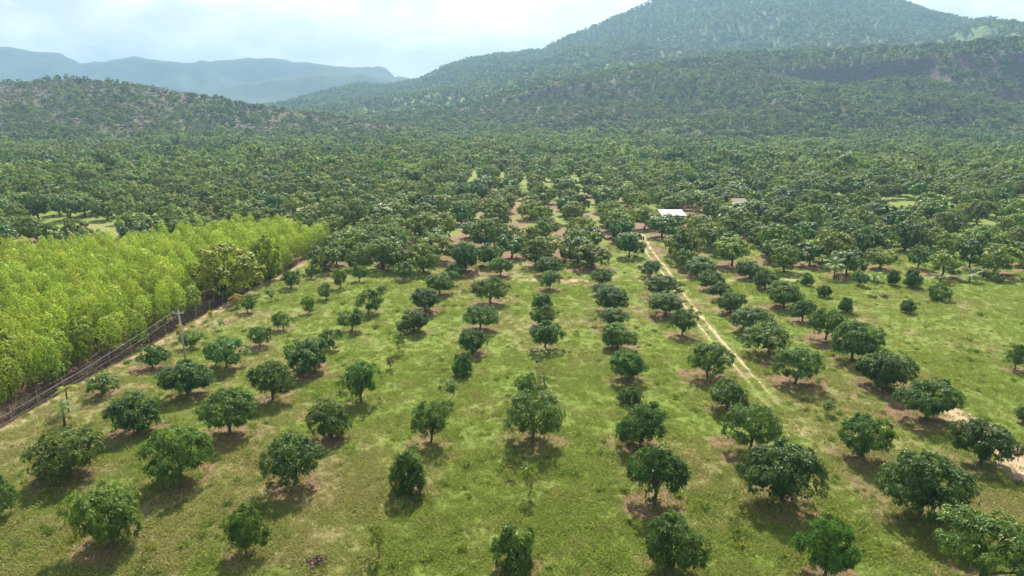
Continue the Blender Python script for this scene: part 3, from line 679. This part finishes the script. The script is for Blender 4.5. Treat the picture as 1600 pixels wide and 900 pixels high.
rp = np.array([(x, y, float(gz(x, y))) for x, y in rest_pl])
n = len(rp)
if n: scatter('plantation_interior', rp, np.stack([rng.uniform(.85, 1.25, n)] * 2 + [rng.uniform(.74, 1.12, n)], -1), rng.uniform(0, 6.28, n), rng.integers(0, 6, n), [k[1] for k in LIME], 'mass of yellow green plantation trees at the back of the stand')
A = np.array(rest_orch)
scatter('far_orchard', A[:, :3], np.stack([A[:, 3], A[:, 3], A[:, 4]], -1), rng.uniform(0, 6.28, len(A)), A[:, 5].astype(int), [k[1] for k in MIDK], 'mass of orchard trees in the far rows')

# woodland on the plain: jittered grid, the nearest trees one by one
def jgrid(x0, x1, y0, y1, s, r, j=.42):
    xs, ys = np.meshgrid(np.arange(x0, x1, s), np.arange(y0, y1, s)); xs[1::2] += s * .5
    p = np.stack([xs.ravel(), ys.ravel()], -1); return p + r.uniform(-j, j, p.shape) * s
P = jgrid(-520, 520, 200, 660, 4.2, rng)
x, y = P.T
edge = 238 - 26 * sstep(60, 120, np.abs(x)) + 10 * np.sin(x / 17.)
ok = (np.abs(x) < half_w(y) * 1.08 + 8) & (y > edge) & ~((x > -17) & (x < 46) & (y < 290 + 30 * vnoise(x / 6, x * 0, 3)) & (rng.random(len(x)) > sstep(230, 310, y) * .8)) & ~((x > 78) & (x < 142) & (y < 200)) & (ridge_z(x, y) < 4) & (left_z(x, y) < 4) & (rng.random(len(x)) < .93)
P = P[ok]; P = P[np.argsort(P[:, 1])]
sz = (.58 + .85 * rng.random(len(P)) ** 2) * (.85 + .35 * fbm(P[:, 0] / 25, P[:, 1] / 25, 15, 3)); sz[rng.random(len(P)) < .02] *= 1.45
zt = np.maximum(0, np.maximum(ridge_z(P[:, 0], P[:, 1]), left_z(P[:, 0], P[:, 1])))
for j in range(280):
    xx, yy = P[j]; zl = 'left' if xx < -40 else 'right' if xx > 60 else 'middle'; s_ = 'large' if sz[j] > 1.05 else 'small' if sz[j] < .72 else 'mid-sized'
    tree('woodland_tree', WOODK[j % 6], float(xx), float(yy), 5 * float(sz[j]), 4 * float(sz[j]), rj.uniform(0, 6.28),
         s_ + {'left': ' round woodland tree at the near edge of the left forest', 'middle': ' woodland tree where the middle orchard rows run into forest', 'right': ' woodland tree in the forest edge behind the orchard block on the right'}[zl], 'tree', f'woodland edge trees, {zl}', z=float(zt[j]))
Pf, sf, zf_ = P[280:], sz[280:], zt[280:]
FW = [clump_crown('crown', rr(900 + i), 2.5, 4.0, .4, 330, .74, M[('wood', 'cashew', 'dusk')[i // 3]], 6, .1, nm=24, rm=.7) for i in range(9)]
n = len(Pf)
sp = fbm(Pf[:, 0] / 45, Pf[:, 1] / 70, 25, 3) + rng.normal(0, .09, n); tone = rng.integers(0, 3, n) + 3 * (sp > .52) + 3 * (sp > .63)
scatter('plain_forest', np.column_stack([Pf, zf_]), np.stack([sf, sf, sf * rng.uniform(.85, 1.2, n)], -1), rng.uniform(0, 6.28, n), tone, FW, 'closed forest canopy covering the plain')

# scrub and forest on the slopes
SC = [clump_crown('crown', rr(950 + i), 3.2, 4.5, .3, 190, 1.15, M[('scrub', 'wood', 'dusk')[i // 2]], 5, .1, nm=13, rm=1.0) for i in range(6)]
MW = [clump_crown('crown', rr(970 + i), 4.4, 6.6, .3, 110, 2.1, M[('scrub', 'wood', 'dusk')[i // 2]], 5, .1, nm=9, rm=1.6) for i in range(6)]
def clothe(name, P, fz, protos, keep, label, lo=.7, hi=1.3, bias=None):
    x, y = P.T; z = fz(x, y); e = 3.0
    gxn = (fz(x + e, y) - fz(x - e, y)) / (2 * e); gyn = (fz(x, y + e) - fz(x, y - e)) / (2 * e); sl = np.hypot(gxn, gyn)
    k = keep(x, y, z) & (np.abs(x) < half_w(y) * 1.06 + 15) & (rng.random(len(x)) > sstep(.6, .95, sl) * np.where(rng.random(len(x)) < .25, .3, .95))
    x, y, z = x[k], y[k], z[k]; n = len(x); s = lo + (hi - lo) * rng.random(n) ** 1.4; sp = fbm(x / 60, y / 45, 27, 4) + rng.normal(0, .06, n) + (bias(x, y, z) if bias else 0)
    return scatter(name, np.stack([x, y, z - .2], -1), np.stack([s, s, s * rng.uniform(.8, 1.15, n)], -1), rng.uniform(0, 6.28, n), rng.integers(0, 2, n) + 2 * (sp > .5) + 2 * (sp > .64), protos, label)
def rocky(x, y, s): return fbm(x / 22, y / 14, s, 4)
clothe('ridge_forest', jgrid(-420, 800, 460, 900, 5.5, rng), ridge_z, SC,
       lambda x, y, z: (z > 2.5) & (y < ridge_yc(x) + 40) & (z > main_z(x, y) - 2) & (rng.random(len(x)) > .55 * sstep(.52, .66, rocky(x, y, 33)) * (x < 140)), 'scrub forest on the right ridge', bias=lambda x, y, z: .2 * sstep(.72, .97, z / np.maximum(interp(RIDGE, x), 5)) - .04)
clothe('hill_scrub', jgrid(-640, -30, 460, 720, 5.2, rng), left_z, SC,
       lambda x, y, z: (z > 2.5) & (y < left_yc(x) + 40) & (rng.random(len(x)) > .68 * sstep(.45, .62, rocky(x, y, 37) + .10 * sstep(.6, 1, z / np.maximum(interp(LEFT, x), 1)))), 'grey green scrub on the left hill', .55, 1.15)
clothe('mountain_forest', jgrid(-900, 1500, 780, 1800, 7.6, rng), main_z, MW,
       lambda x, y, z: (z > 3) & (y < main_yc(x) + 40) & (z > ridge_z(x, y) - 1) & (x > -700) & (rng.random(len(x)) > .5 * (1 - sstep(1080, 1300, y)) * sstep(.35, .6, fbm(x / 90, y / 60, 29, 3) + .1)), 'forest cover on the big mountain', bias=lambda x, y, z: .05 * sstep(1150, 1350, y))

# bare rock showing along the crests
def boulder(r, mat):
    nu, nv_ = 8, 5; V = []
    for i in range(nv_ + 1):
        for j in range(nu):
            th = math.pi * i / nv_; ph = 2 * math.pi * j / nu; k = r.uniform(.72, 1.15)
            V.append((k * math.sin(th) * math.cos(ph), k * math.sin(th) * math.sin(ph), k * .75 * math.cos(th)))
    Fq = [(i * nu + j, i * nu + (j + 1) % nu, (i + 1) * nu + (j + 1) % nu, (i + 1) * nu + j) for i in range(nv_) for j in range(nu)]
    return make_mesh('boulder', np.array(V), np.array(Fq), mat)
M['rock'] = plain_mat('hill rock', (.10, .072, .065), (.22, .165, .15), .8, .95, 6)
BO = [boulder(rr(30 + i), M['rock']) for i in range(4)]
def rocks(name, P, fz, keep, label, lo, hi):
    x, y = P.T; z = fz(x, y); k = keep(x, y, z); x, y, z = x[k], y[k], z[k]; n = len(x); s = lo + (hi - lo) * rng.random(n) ** 2
    scatter(name, np.stack([x, y, z + .25 * s], -1), np.stack([s * rng.uniform(.8, 1.6, n), s, s * rng.uniform(.6, 1.1, n)], -1), rng.uniform(0, 6.28, n), rng.integers(0, 4, n), BO, label)
rocks('hill_rocks', jgrid(-640, -60, 520, 690, 4.0, rng), left_z, lambda x, y, z: (rng.random(len(x)) < .75 * sstep(.46, .62, rocky(x, y, 37) + .12 * sstep(.6, 1, z / np.maximum(interp(LEFT, x), 1)))) & (z > 4), 'bare purple brown rock along the crest of the left hill', .6, 1.9)
rocks('ridge_rocks', jgrid(-130, 640, 560, 860, 5.0, rng), ridge_z, lambda x, y, z: (z > 5) & (rng.random(len(x)) < (.6 * (x < 140) + .22) * sstep(.54, .68, rocky(x, y, 33))), 'bare reddish rock on the right ridge', .9, 2.8)

# ------------------------------------------------------------------ grass, weeds and fallen leaves near the camera
def tuft(r, nb, h, sp, mat, wid=.022):
    a = r.uniform(0, 6.28, nb); d = sp * np.sqrt(r.random(nb)); B = np.stack([d * np.cos(a), d * np.sin(a), np.full(nb, -.03)], -1)
    lean = r.normal(0, .75, (nb, 2)); hh = h * r.uniform(.5, 1.2, nb)
    T = B + np.stack([lean[:, 0] * hh, lean[:, 1] * hh, hh], -1); ph = r.uniform(0, 3.14, nb)
    S = np.stack([np.cos(ph), np.sin(ph), 0 * ph], -1) * wid
    Mi = (B + T) * .5; Mi[:, 2] += hh * .12
    V = np.stack([B - S * .6, Mi - S, T, Mi + S], 1).reshape(-1, 3)
    return make_mesh('tuft', V, np.arange(nb * 4).reshape(nb, 4), mat, {'tint': ('FACE', r.random(nb))})
def grass_mat(name):
    m, nt, out = new_mat(name)
    t = attr(nt, 'tint'); dr = attr(nt, 'dryness', True)
    c = mixc(nt, t, (.155, .215, .034), (.285, .345, .066)); d = mixc(nt, t, (.25, .225, .085), (.39, .345, .145))
    c = mixc(nt, dr, c, d)
    p = N(nt, 'ShaderNodeBsdfPrincipled'); p.inputs['Roughness'].default_value = .6; p.inputs['Specular IOR Level'].default_value = .25
    tr = N(nt, 'ShaderNodeBsdfTranslucent'); ms = N(nt, 'ShaderNodeMixShader'); ms.inputs[0].default_value = .48
    nt.links.new(c, p.inputs['Base Color']); nt.links.new(c, tr.inputs[0]); nt.links.new(p.outputs[0], ms.inputs[1]); nt.links.new(tr.outputs[0], ms.inputs[2]); nt.links.new(ms.outputs[0], out.inputs[0])
    return m
M['grass'] = grass_mat('grass blade'); M['weed'] = leaf_mat('weed leaf', (.085, .14, .025), (.18, .235, .05), trans=.35, hue=.04, val=.3)
TU = [tuft(rr(60 + i), 30, .11 + .025 * i, .30, M['grass']) for i in range(4)] + [tuft(rr(66 + i), 44, .20 + .06 * i, .2, M['weed'], .035) for i in range(2)]
pts = []
for (ya, yb, den) in ((29, 48, 22), (48, 70, 12), (70, 100, 5.5), (100, 132, 2.4)):
    hw = half_w(yb) + 4; n = int(2 * hw * (yb - ya) * den)
    pts.append(np.stack([rng.uniform(-hw, hw, n), rng.uniform(ya, yb, n)], -1))
P = np.concatenate(pts); P = P[np.abs(P[:, 0]) < half_w(P[:, 1]) + 4]; P = P[P[:, 0] > edge_x(P[:, 1]) + 1]
b_, d_, l_ = ground_masks(P[:, 0], P[:, 1])
cl = fbm(P[:, 0] / 1.6, P[:, 1] / 1.6, 53, 3)
rutd = np.minimum.reduce([seg_dist(P[:, 0], P[:, 1], [(a + o, b) for a, b in TRACK]) for o in (-.62, .62)])
k = (rng.random(len(P)) > .95 * b_) & (rng.random(len(P)) > .8 * l_) & (rng.random(len(P)) < .55 + .8 * cl) & ((rutd > .3) | (P[:, 1] < 56))
P, d_, cl = P[k], d_[k], cl[k]; n = len(P)
s = (.45 + 1.15 * cl) * rng.uniform(.7, 1.25, n) * (1 + .35 * sstep(60, 110, P[:, 1]))
scatter('grass', np.column_stack([P, gz(P[:, 0], P[:, 1])]), np.stack([s, s, s * rng.uniform(.7, 1.2, n)], -1), rng.uniform(0, 6.28, n), np.where(rng.random(n) < .012 * sstep(.3, .6, fbm(P[:, 0] / 4, P[:, 1] / 4, 57, 3)) * 2, rng.integers(4, 6, n), rng.integers(0, 4, n)), TU, 'uneven grass between the orchard trees', {'dryness': np.clip(d_ * .85 - .05 + rng.normal(0, .18, n), 0, 1)})

# dry leaves and stalks on the worn patches
V = []
n = 30000
X = rng.uniform(-50, 52, n); Y = rng.uniform(29, 100, n); b_, d_, l_ = ground_masks(X, Y); k = rng.random(n) < l_ * .9
X, Y = X[k], Y[k]; n = len(X); c = np.column_stack([X, Y, gz(X, Y) + rng.uniform(.02, .10, n)])
d = unit(rng.normal(size=(n, 3)) * np.array([1, 1, .45])); V, Fq = leaf_quads(c, d, unit(rng.normal(0, .5, (n, 3)) + np.array([0, 0, 1])), rng.uniform(.12, .3, n), rng.uniform(.05, .11, n), .1)
tag(link('fallen_leaves', make_mesh('fallen_leaves', V, Fq, M['dead'], {'tint': ('FACE', rng.random(n))})), 'dry brown leaves lying on worn patches under the trees', None, None, 'stuff')

# ------------------------------------------------------------------ fence along the plantation
M['post'] = plain_mat('weathered post', (.16, .14, .12), (.30, .27, .24), 7, .9)
M['wire'] = plain_mat('dull wire', (.16, .15, .14), (.24, .23, .22), 3, .5, metal=.6)
M['concrete'] = plain_mat('grey concrete', (.30, .29, .27), (.42, .41, .38), 4, .85)
fe = bpy.data.objects.new('wire_fence', None); col.objects.link(fe); tag(fe, 'wire fence on grey posts along the plantation edge', 'fence')
FP = np.array(FENCE); sg = np.r_[0, np.cumsum(np.hypot(*np.diff(FP, axis=0).T))]; fe.location = (0, 0, 0)
ss = np.arange(0, sg[-1], 3.2); tops = []
pv, pf = tubes([[(0, 0, -.3, .05), (0, 0, .7, .045), (.01, 0, 1.45, .04)]], 6); pm = make_mesh('post', pv, pf, M['post'])
for s_ in ss:
    x, y = np.interp(s_, sg, FP[:, 0]), np.interp(s_, sg, FP[:, 1]); z = float(gz(x, y))
    o = link('post', pm, fe, (x, y, z)); o.rotation_euler = (rj.gauss(0, .05), rj.gauss(0, .05), rj.uniform(0, 6)); tops.append((x, y, z))
for hz_ in (.35, .7, 1.05, 1.4):
    path = []
    for (a, b) in zip(tops[:-1], tops[1:]):
        for t in (0, .5): path.append((a[0] + (b[0] - a[0]) * t, a[1] + (b[1] - a[1]) * t, a[2] + (b[2] - a[2]) * t + hz_ - .04 * (t > 0), .008))
    V, Fq = tubes([path], 4); link('wire', make_mesh('wire', V, Fq, M['wire']), fe)
# dry brush tangled in the fence
n = 15000; t = rng.uniform(0, sg[-1], n); x = np.interp(t, sg, FP[:, 0]) - np.abs(rng.normal(0.2, 1.15, n)); y = np.interp(t, sg, FP[:, 1])
k = fbm(x / 1.5, y / 1.5, 19, 3) > .36; x, y = x[k], y[k]; n = len(x)
d = unit(rng.normal(0, .6, (n, 3)) + np.array([0, 0, .8])); V, Fq = leaf_quads(np.column_stack([x, y, gz(x, y) + rng.uniform(0, .35, n)]), d, unit(rng.normal(size=(n, 3))), rng.uniform(.4, 1.0, n), rng.uniform(.02, .06, n), .1)
M['brush'] = leaf_mat('dry brush', (.06, .042, .036), (.115, .082, .07), trans=.05, val=.1, rough=.9, spec=.1)
tag(link('dry_brush', make_mesh('dry_brush', V, Fq, M['brush'], {'tint': ('FACE', rng.random(n))})), 'tangle of dry brown brush along the fence ditch', None, None, 'stuff')

# ------------------------------------------------------------------ power pole and its lines
po = bpy.data.objects.new('power_pole', None); col.objects.link(po); po.location = (-33.2, 67.5, float(gz(-33.2, 67.5))); po.rotation_euler = (R(.5), R(-1.4), 0)
tag(po, 'thin grey concrete power pole beside the small mango trees', 'pole')
V, Fq = tubes([[(0, 0, -.4, .10), (0, 0, 2.5, .085), (0, 0, 5.25, .065)]], 8); link('shaft', make_mesh('shaft', V, Fq, M['concrete'], smooth=True), po)
V, Fq = boxes([(-.55, .55, -.04, .04, 4.92, 5.0)]); link('crossarm', make_mesh('crossarm', V, Fq, M['post']), po)
M['ceramic'] = plain_mat('insulator', (.5, .48, .44), (.62, .6, .56), 5, .3)
V, Fq = tubes([[(0, 0, 0, .03), (0, 0, .05, .055), (0, 0, .1, .03), (0, 0, .15, .045), (0, 0, .19, .02)]], 8); im = make_mesh('insulator', V, Fq, M['ceramic'], smooth=True)
for ix in (-.48, 0, .48): link('insulator', im, po, (ix, 0, 5.25 if ix == 0 else 5.0))
for w_, (ox, oz) in zip(('left', 'upper', 'right'), ((-.48, 5.17), (0, 5.42), (.48, 5.17))):
    path = []
    for t in np.linspace(0, 1, 18):
        path.append((-33.3 + ox - 1.0 * t, 67.5 - 38 * t, oz - 4 * .55 * t * (1 - t) + .1 * t, .011))
    V, Fq = tubes([path], 4)
    tag(link('power_line', make_mesh('power_line', V, Fq, M['wire'])), f'{w_} strand of the power lines running from the concrete pole', 'wire', 'power lines')

# ------------------------------------------------------------------ buildings
def sheet_metal(name, c1, c2):
    m = plain_mat(name, c1, c2, 1.5, .75, 5); return m
M['roof'] = sheet_metal('pale roof sheet', (.33, .37, .41), (.42, .46, .49)); M['bluewall'] = plain_mat('blue grey wall', (.16, .20, .27), (.23, .27, .34), 2, .8)
M['white'] = plain_mat('whitewash', (.62, .61, .58), (.74, .73, .70), 2, .85); M['thatch'] = plain_mat('weathered roof', (.10, .085, .075), (.17, .15, .13), 4, .95); M['door'] = plain_mat('dark door', (.05, .05, .055), (.09, .085, .08), 3, .7)
def shed(name, x, y, W, D, ze, zb_, mw, mr, label, n, rot=0):
    e = bpy.data.objects.new(name, None); col.objects.link(e); e.location = (x, y, float(gz(x, y))); e.rotation_euler = (0, 0, rot); tag(e, label, 'shed')
    t = .12
    V, Fq = boxes([(-W / 2, W / 2, 0, t, -.2, ze - .06), (-W / 2, W / 2, D - t, D, -.2, zb_ - .06), (-W / 2, -W / 2 + t, t, D - t, -.2, ze - .06), (W / 2 - t, W / 2, t, D - t, -.2, ze - .06)])
    link('wall', make_mesh('wall', V, Fq, mw), e)
    V, Fq = boxes([(-.45, .45, -.04, -.003, 0, 1.85)]); d_o = link('door', make_mesh('door', V, Fq, M['door']), e, (W * .22, 0, 0))
    V, Fq = boxes([(.28, .36, -.09, -.04, .95, 1.05)]); link('handle', make_mesh('handle', V, Fq, M['wire']), d_o)
    V, Fq = boxes([(-.4, .4, -.035, -.003, 1.1, 1.8)]); link('window', make_mesh('window', V, Fq, M['door']), e, (-W * .22, 0, 0))
    sw = (W + .7) / n; k = 7                                            # corrugated sheets lapped side by side
    us = np.linspace(0, sw + .05, k); V = []; Fq = []
    for i, u in enumerate(us):
        zz = .025 * (i % 2)
        V += [(u, -.45, ze - .05 + zz), (u, D + .35, zb_ + .05 + zz), (u, D + .35, zb_ + .02 + zz), (u, -.45, ze - .08 + zz)]
    for i in range(k - 1):
        a, b = i * 4, i * 4 + 4
        Fq += [(a, b, b + 1, a + 1), (a + 3, a + 2, b + 2, b + 3), (a, a + 3, b + 3, b), (a + 1, b + 1, b + 2, a + 2)]
    rm = make_mesh('roof_sheet', np.array(V), np.array(Fq), mr)
    for i in range(n): link('roof_sheet', rm, e, (-W / 2 - .35 + i * sw, 0, .006 * (i % 2)))
    return e
shed('farm_shed', 34.7, 150, 4.5, 4.2, 2.4, 2.85, M['bluewall'], M['roof'], 'long shed with white metal roof and blue grey wall behind dark trees', 6)
shed('small_hut', 54.2, 166, 2.6, 2.6, 2.9, 3.5, M['white'], M['thatch'], 'small pale hut with weathered grey roof among trees right of the shed', 3)
shed('white_shed', -19.0, 172.5, 6.4, 4.2, 2.7, 3.1, M['white'], M['thatch'], 'whitewashed shed half hidden behind trees left of the middle rows', 7)
for (x, y, h) in ((-15.7, 168, 5.6), (-24.6, 166, 4.2)):
    V, Fq = tubes([[(0, 0, -.3, .08), (0, 0, h * .5, .075), (0, 0, h, .06)]], 7); o = bpy.data.objects.new('pole', None); col.objects.link(o); o.location = (x, y, float(gz(x, y)))
    link('shaft', make_mesh('shaft', V, Fq, M['concrete']), o); V, Fq = boxes([(-.4, .4, -.03, .03, h - .3, h - .22)]); link('crossarm', make_mesh('crossarm', V, Fq, M['post']), o)
    tag(o, 'pale pole standing ' + ('right' if x > -20 else 'left') + ' of the half hidden whitewashed shed', 'pole')
YB = kind_mid(rr(990), 2.6, M['yellow'], 500, .3, 1.1, .1)
tree('yellow_bush', YB, 51.2, 163.5, 2.6, 4.4, 0, 'yellow flowering bush beside the small hut roof', 'bush')
SH = [kind_sapling(rr(991 + i), .9, M['yellow'], .6, .26) for i in range(2)]
for j, (x, y, w, h, lb) in enumerate(((-36.4, 73.6, .9, 1.9, 'yellow leaved shrub just left of the power pole'), (-35.5, 79.6, .8, 1.6, 'yellow leaved shrub just right of the power pole by the fence'), (-35.3, 86.5, 1.5, 1.7, 'yellowish shrub by the fence beyond the power pole'))):
    tree('yellow_shrub', SH[j % 2], x, y, w, h, j, lb, 'shrub')
DS = kind_sapling(rr(995), .8, M['dead'], .7, .22)
tree('dead_sapling', DS, -11.9, 64.9, .75, 1.2, 0, 'small brown withered sapling right of a full mango tree', 'sapling')
# banana-like young plants and young coconut palms
def palm(name, x, y, h, L, nf, label, cat, stem=.11, wide=.5, mat='fresh', seed=0):
    r = rr(seed); e = bpy.data.objects.new(name, None); col.objects.link(e); e.location = (x, y, float(gz(x, y))); tag(e, label, cat)
    V, Fq = tubes([[(0, 0, -.2, stem * 1.3), (.02, 0, h * .5, stem), (.04, .02, h, stem * .75)]], 7); link('stem', make_mesh('stem', V, Fq, M['bark'], smooth=True), e)
    for k in range(nf):
        a = 2.4 * k + r.uniform(-.2, .2); el = r.uniform(.35, 1.25); V = []; Fq = []; nseg = 7; tn = []
        pt = np.array([.04, .02, h]); dr_ = np.array([math.cos(a) * math.cos(el), math.sin(a) * math.cos(el), math.sin(el)]); side = np.array([-math.sin(a), math.cos(a), 0]); pts = [pt]
        for i in range(nseg): dr_ = dr_ + np.array([0, 0, -.24]); dr_ /= np.linalg.norm(dr_); pt = pt + dr_ * L / nseg; pts.append(pt)
        for i in range(nseg):                                           # paired leaflets down each frond
            w = L * wide * .5 * math.sin(math.pi * (i + .8) / (nseg + 1)) + .04
            for sgn in (-1, 1):
                for q in (0, .5):
                    b0 = pts[i] * (1 - q) + pts[i + 1] * q; b1 = b0 + (pts[i + 1] - pts[i]) * .42; tp = b0 + side * sgn * w + (pts[i + 1] - pts[i]) * .9 - np.array([0, 0, w * .35])
                    z_ = len(V); V += [b0, b1, tp, tp - (pts[i + 1] - pts[i]) * .12]; Fq.append((z_, z_ + 1, z_ + 2, z_ + 3)); tn.append(r.random())
        link('frond', make_mesh('frond', np.array(V), np.array(Fq), M[mat], {'tint': ('FACE', tn)}), e)
PALMS = [(47.9,101.8,2.2,2.0,'young palm with arching fronds at the left end of the pasture edge'),(53.1,100.3,.8,1.5,'small low palm beside the young pasture trees'),(66.9,100,1.2,2.1,'young palm between two small trees at the pasture edge'),(70.5,102.4,.9,1.8,'low young palm in front of the large dark pasture trees'),(62.2,99.2,.6,1.6,'low spreading palm left of the small dark tree at the pasture edge')]
for j, (x, y, h, L, lb) in enumerate(PALMS): palm('palm', x, y, h, L, 11, lb, 'palm', seed=j)
palm('banana_plant', -36.0, 52.1, 1.5, 1.3, 7, 'pale young banana plant near the fence at the left edge', 'banana plant', .09, .75, 'fresh', 77)
palm('banana_plant', -37.4, 54.9, 2.0, 1.1, 6, 'taller thin banana plant behind the pale young one by the fence', 'banana plant', .07, .7, 'olive', 78)
# low heaps of cut brush on the pasture
def heap(x, y, w, label, seed):
    r = rr(seed); P = []
    for k in range(26):
        a = r.uniform(0, 6.28); d = w * .5 * math.sqrt(r.random()); L = w * r.uniform(.4, .9); b = r.uniform(0, 6.28); x0, y0 = d * math.cos(a), d * math.sin(a); z0 = r.uniform(0, .3) * (1 - d / w)
        P.append([(x0, y0, z0, .03), (x0 + L * .5 * math.cos(b), y0 + L * .5 * math.sin(b), z0 + r.uniform(.05, .2), .025), (x0 + L * math.cos(b), y0 + L * math.sin(b), z0 + r.uniform(-.02, .2), .01)])
    V, Fq = tubes(P, 4); o = bpy.data.objects.new('brush_heap', None); col.objects.link(o); o.location = (x, y, float(gz(x, y))); link('branches', make_mesh('branches', V, Fq, M['dark_bark']), o); tag(o, label, 'brush heap')
    n_ = 60; c = r.normal(0, w * .25, (n_, 3)); c[:, 2] = r.uniform(.05, .3, n_); V, Fq = leaf_quads(c, unit(r.normal(size=(n_, 3))), unit(r.normal(size=(n_, 3))), .22, .1, .1); link('dry_leaves', make_mesh('dry_leaves', V, Fq, M['dead'], {'tint': ('FACE', r.random(n_))}), o)
heap(48.8, 91.5, .8, 'small dark heap of cut brush on the pasture, left one', 1); heap(50.4, 91.8, .9, 'small dark heap of cut brush on the pasture, right one', 2)
heap(-11.0, 34.6, .8, 'reddish brown heap of dry leaves near the bottom left of the orchard', 3)

# ------------------------------------------------------------------ haze
m, nt, out = new_mat('hazy air')
pv_ = N(nt, 'ShaderNodeVolumePrincipled'); pv_.inputs['Color'].default_value = (.225, .37, .55, 1); pv_.inputs['Density'].default_value = 3.3e-4; pv_.inputs['Anisotropy'].default_value = .25
nt.links.new(pv_.outputs[0], out.inputs['Volume'])
V, Fq = boxes([(-4400, 4400, -4400, 4400, -3.2, 330)])
tag(link('haze', make_mesh('haze', V, Fq, m)), 'thin blue haze filling the air', None, None, 'stuff')
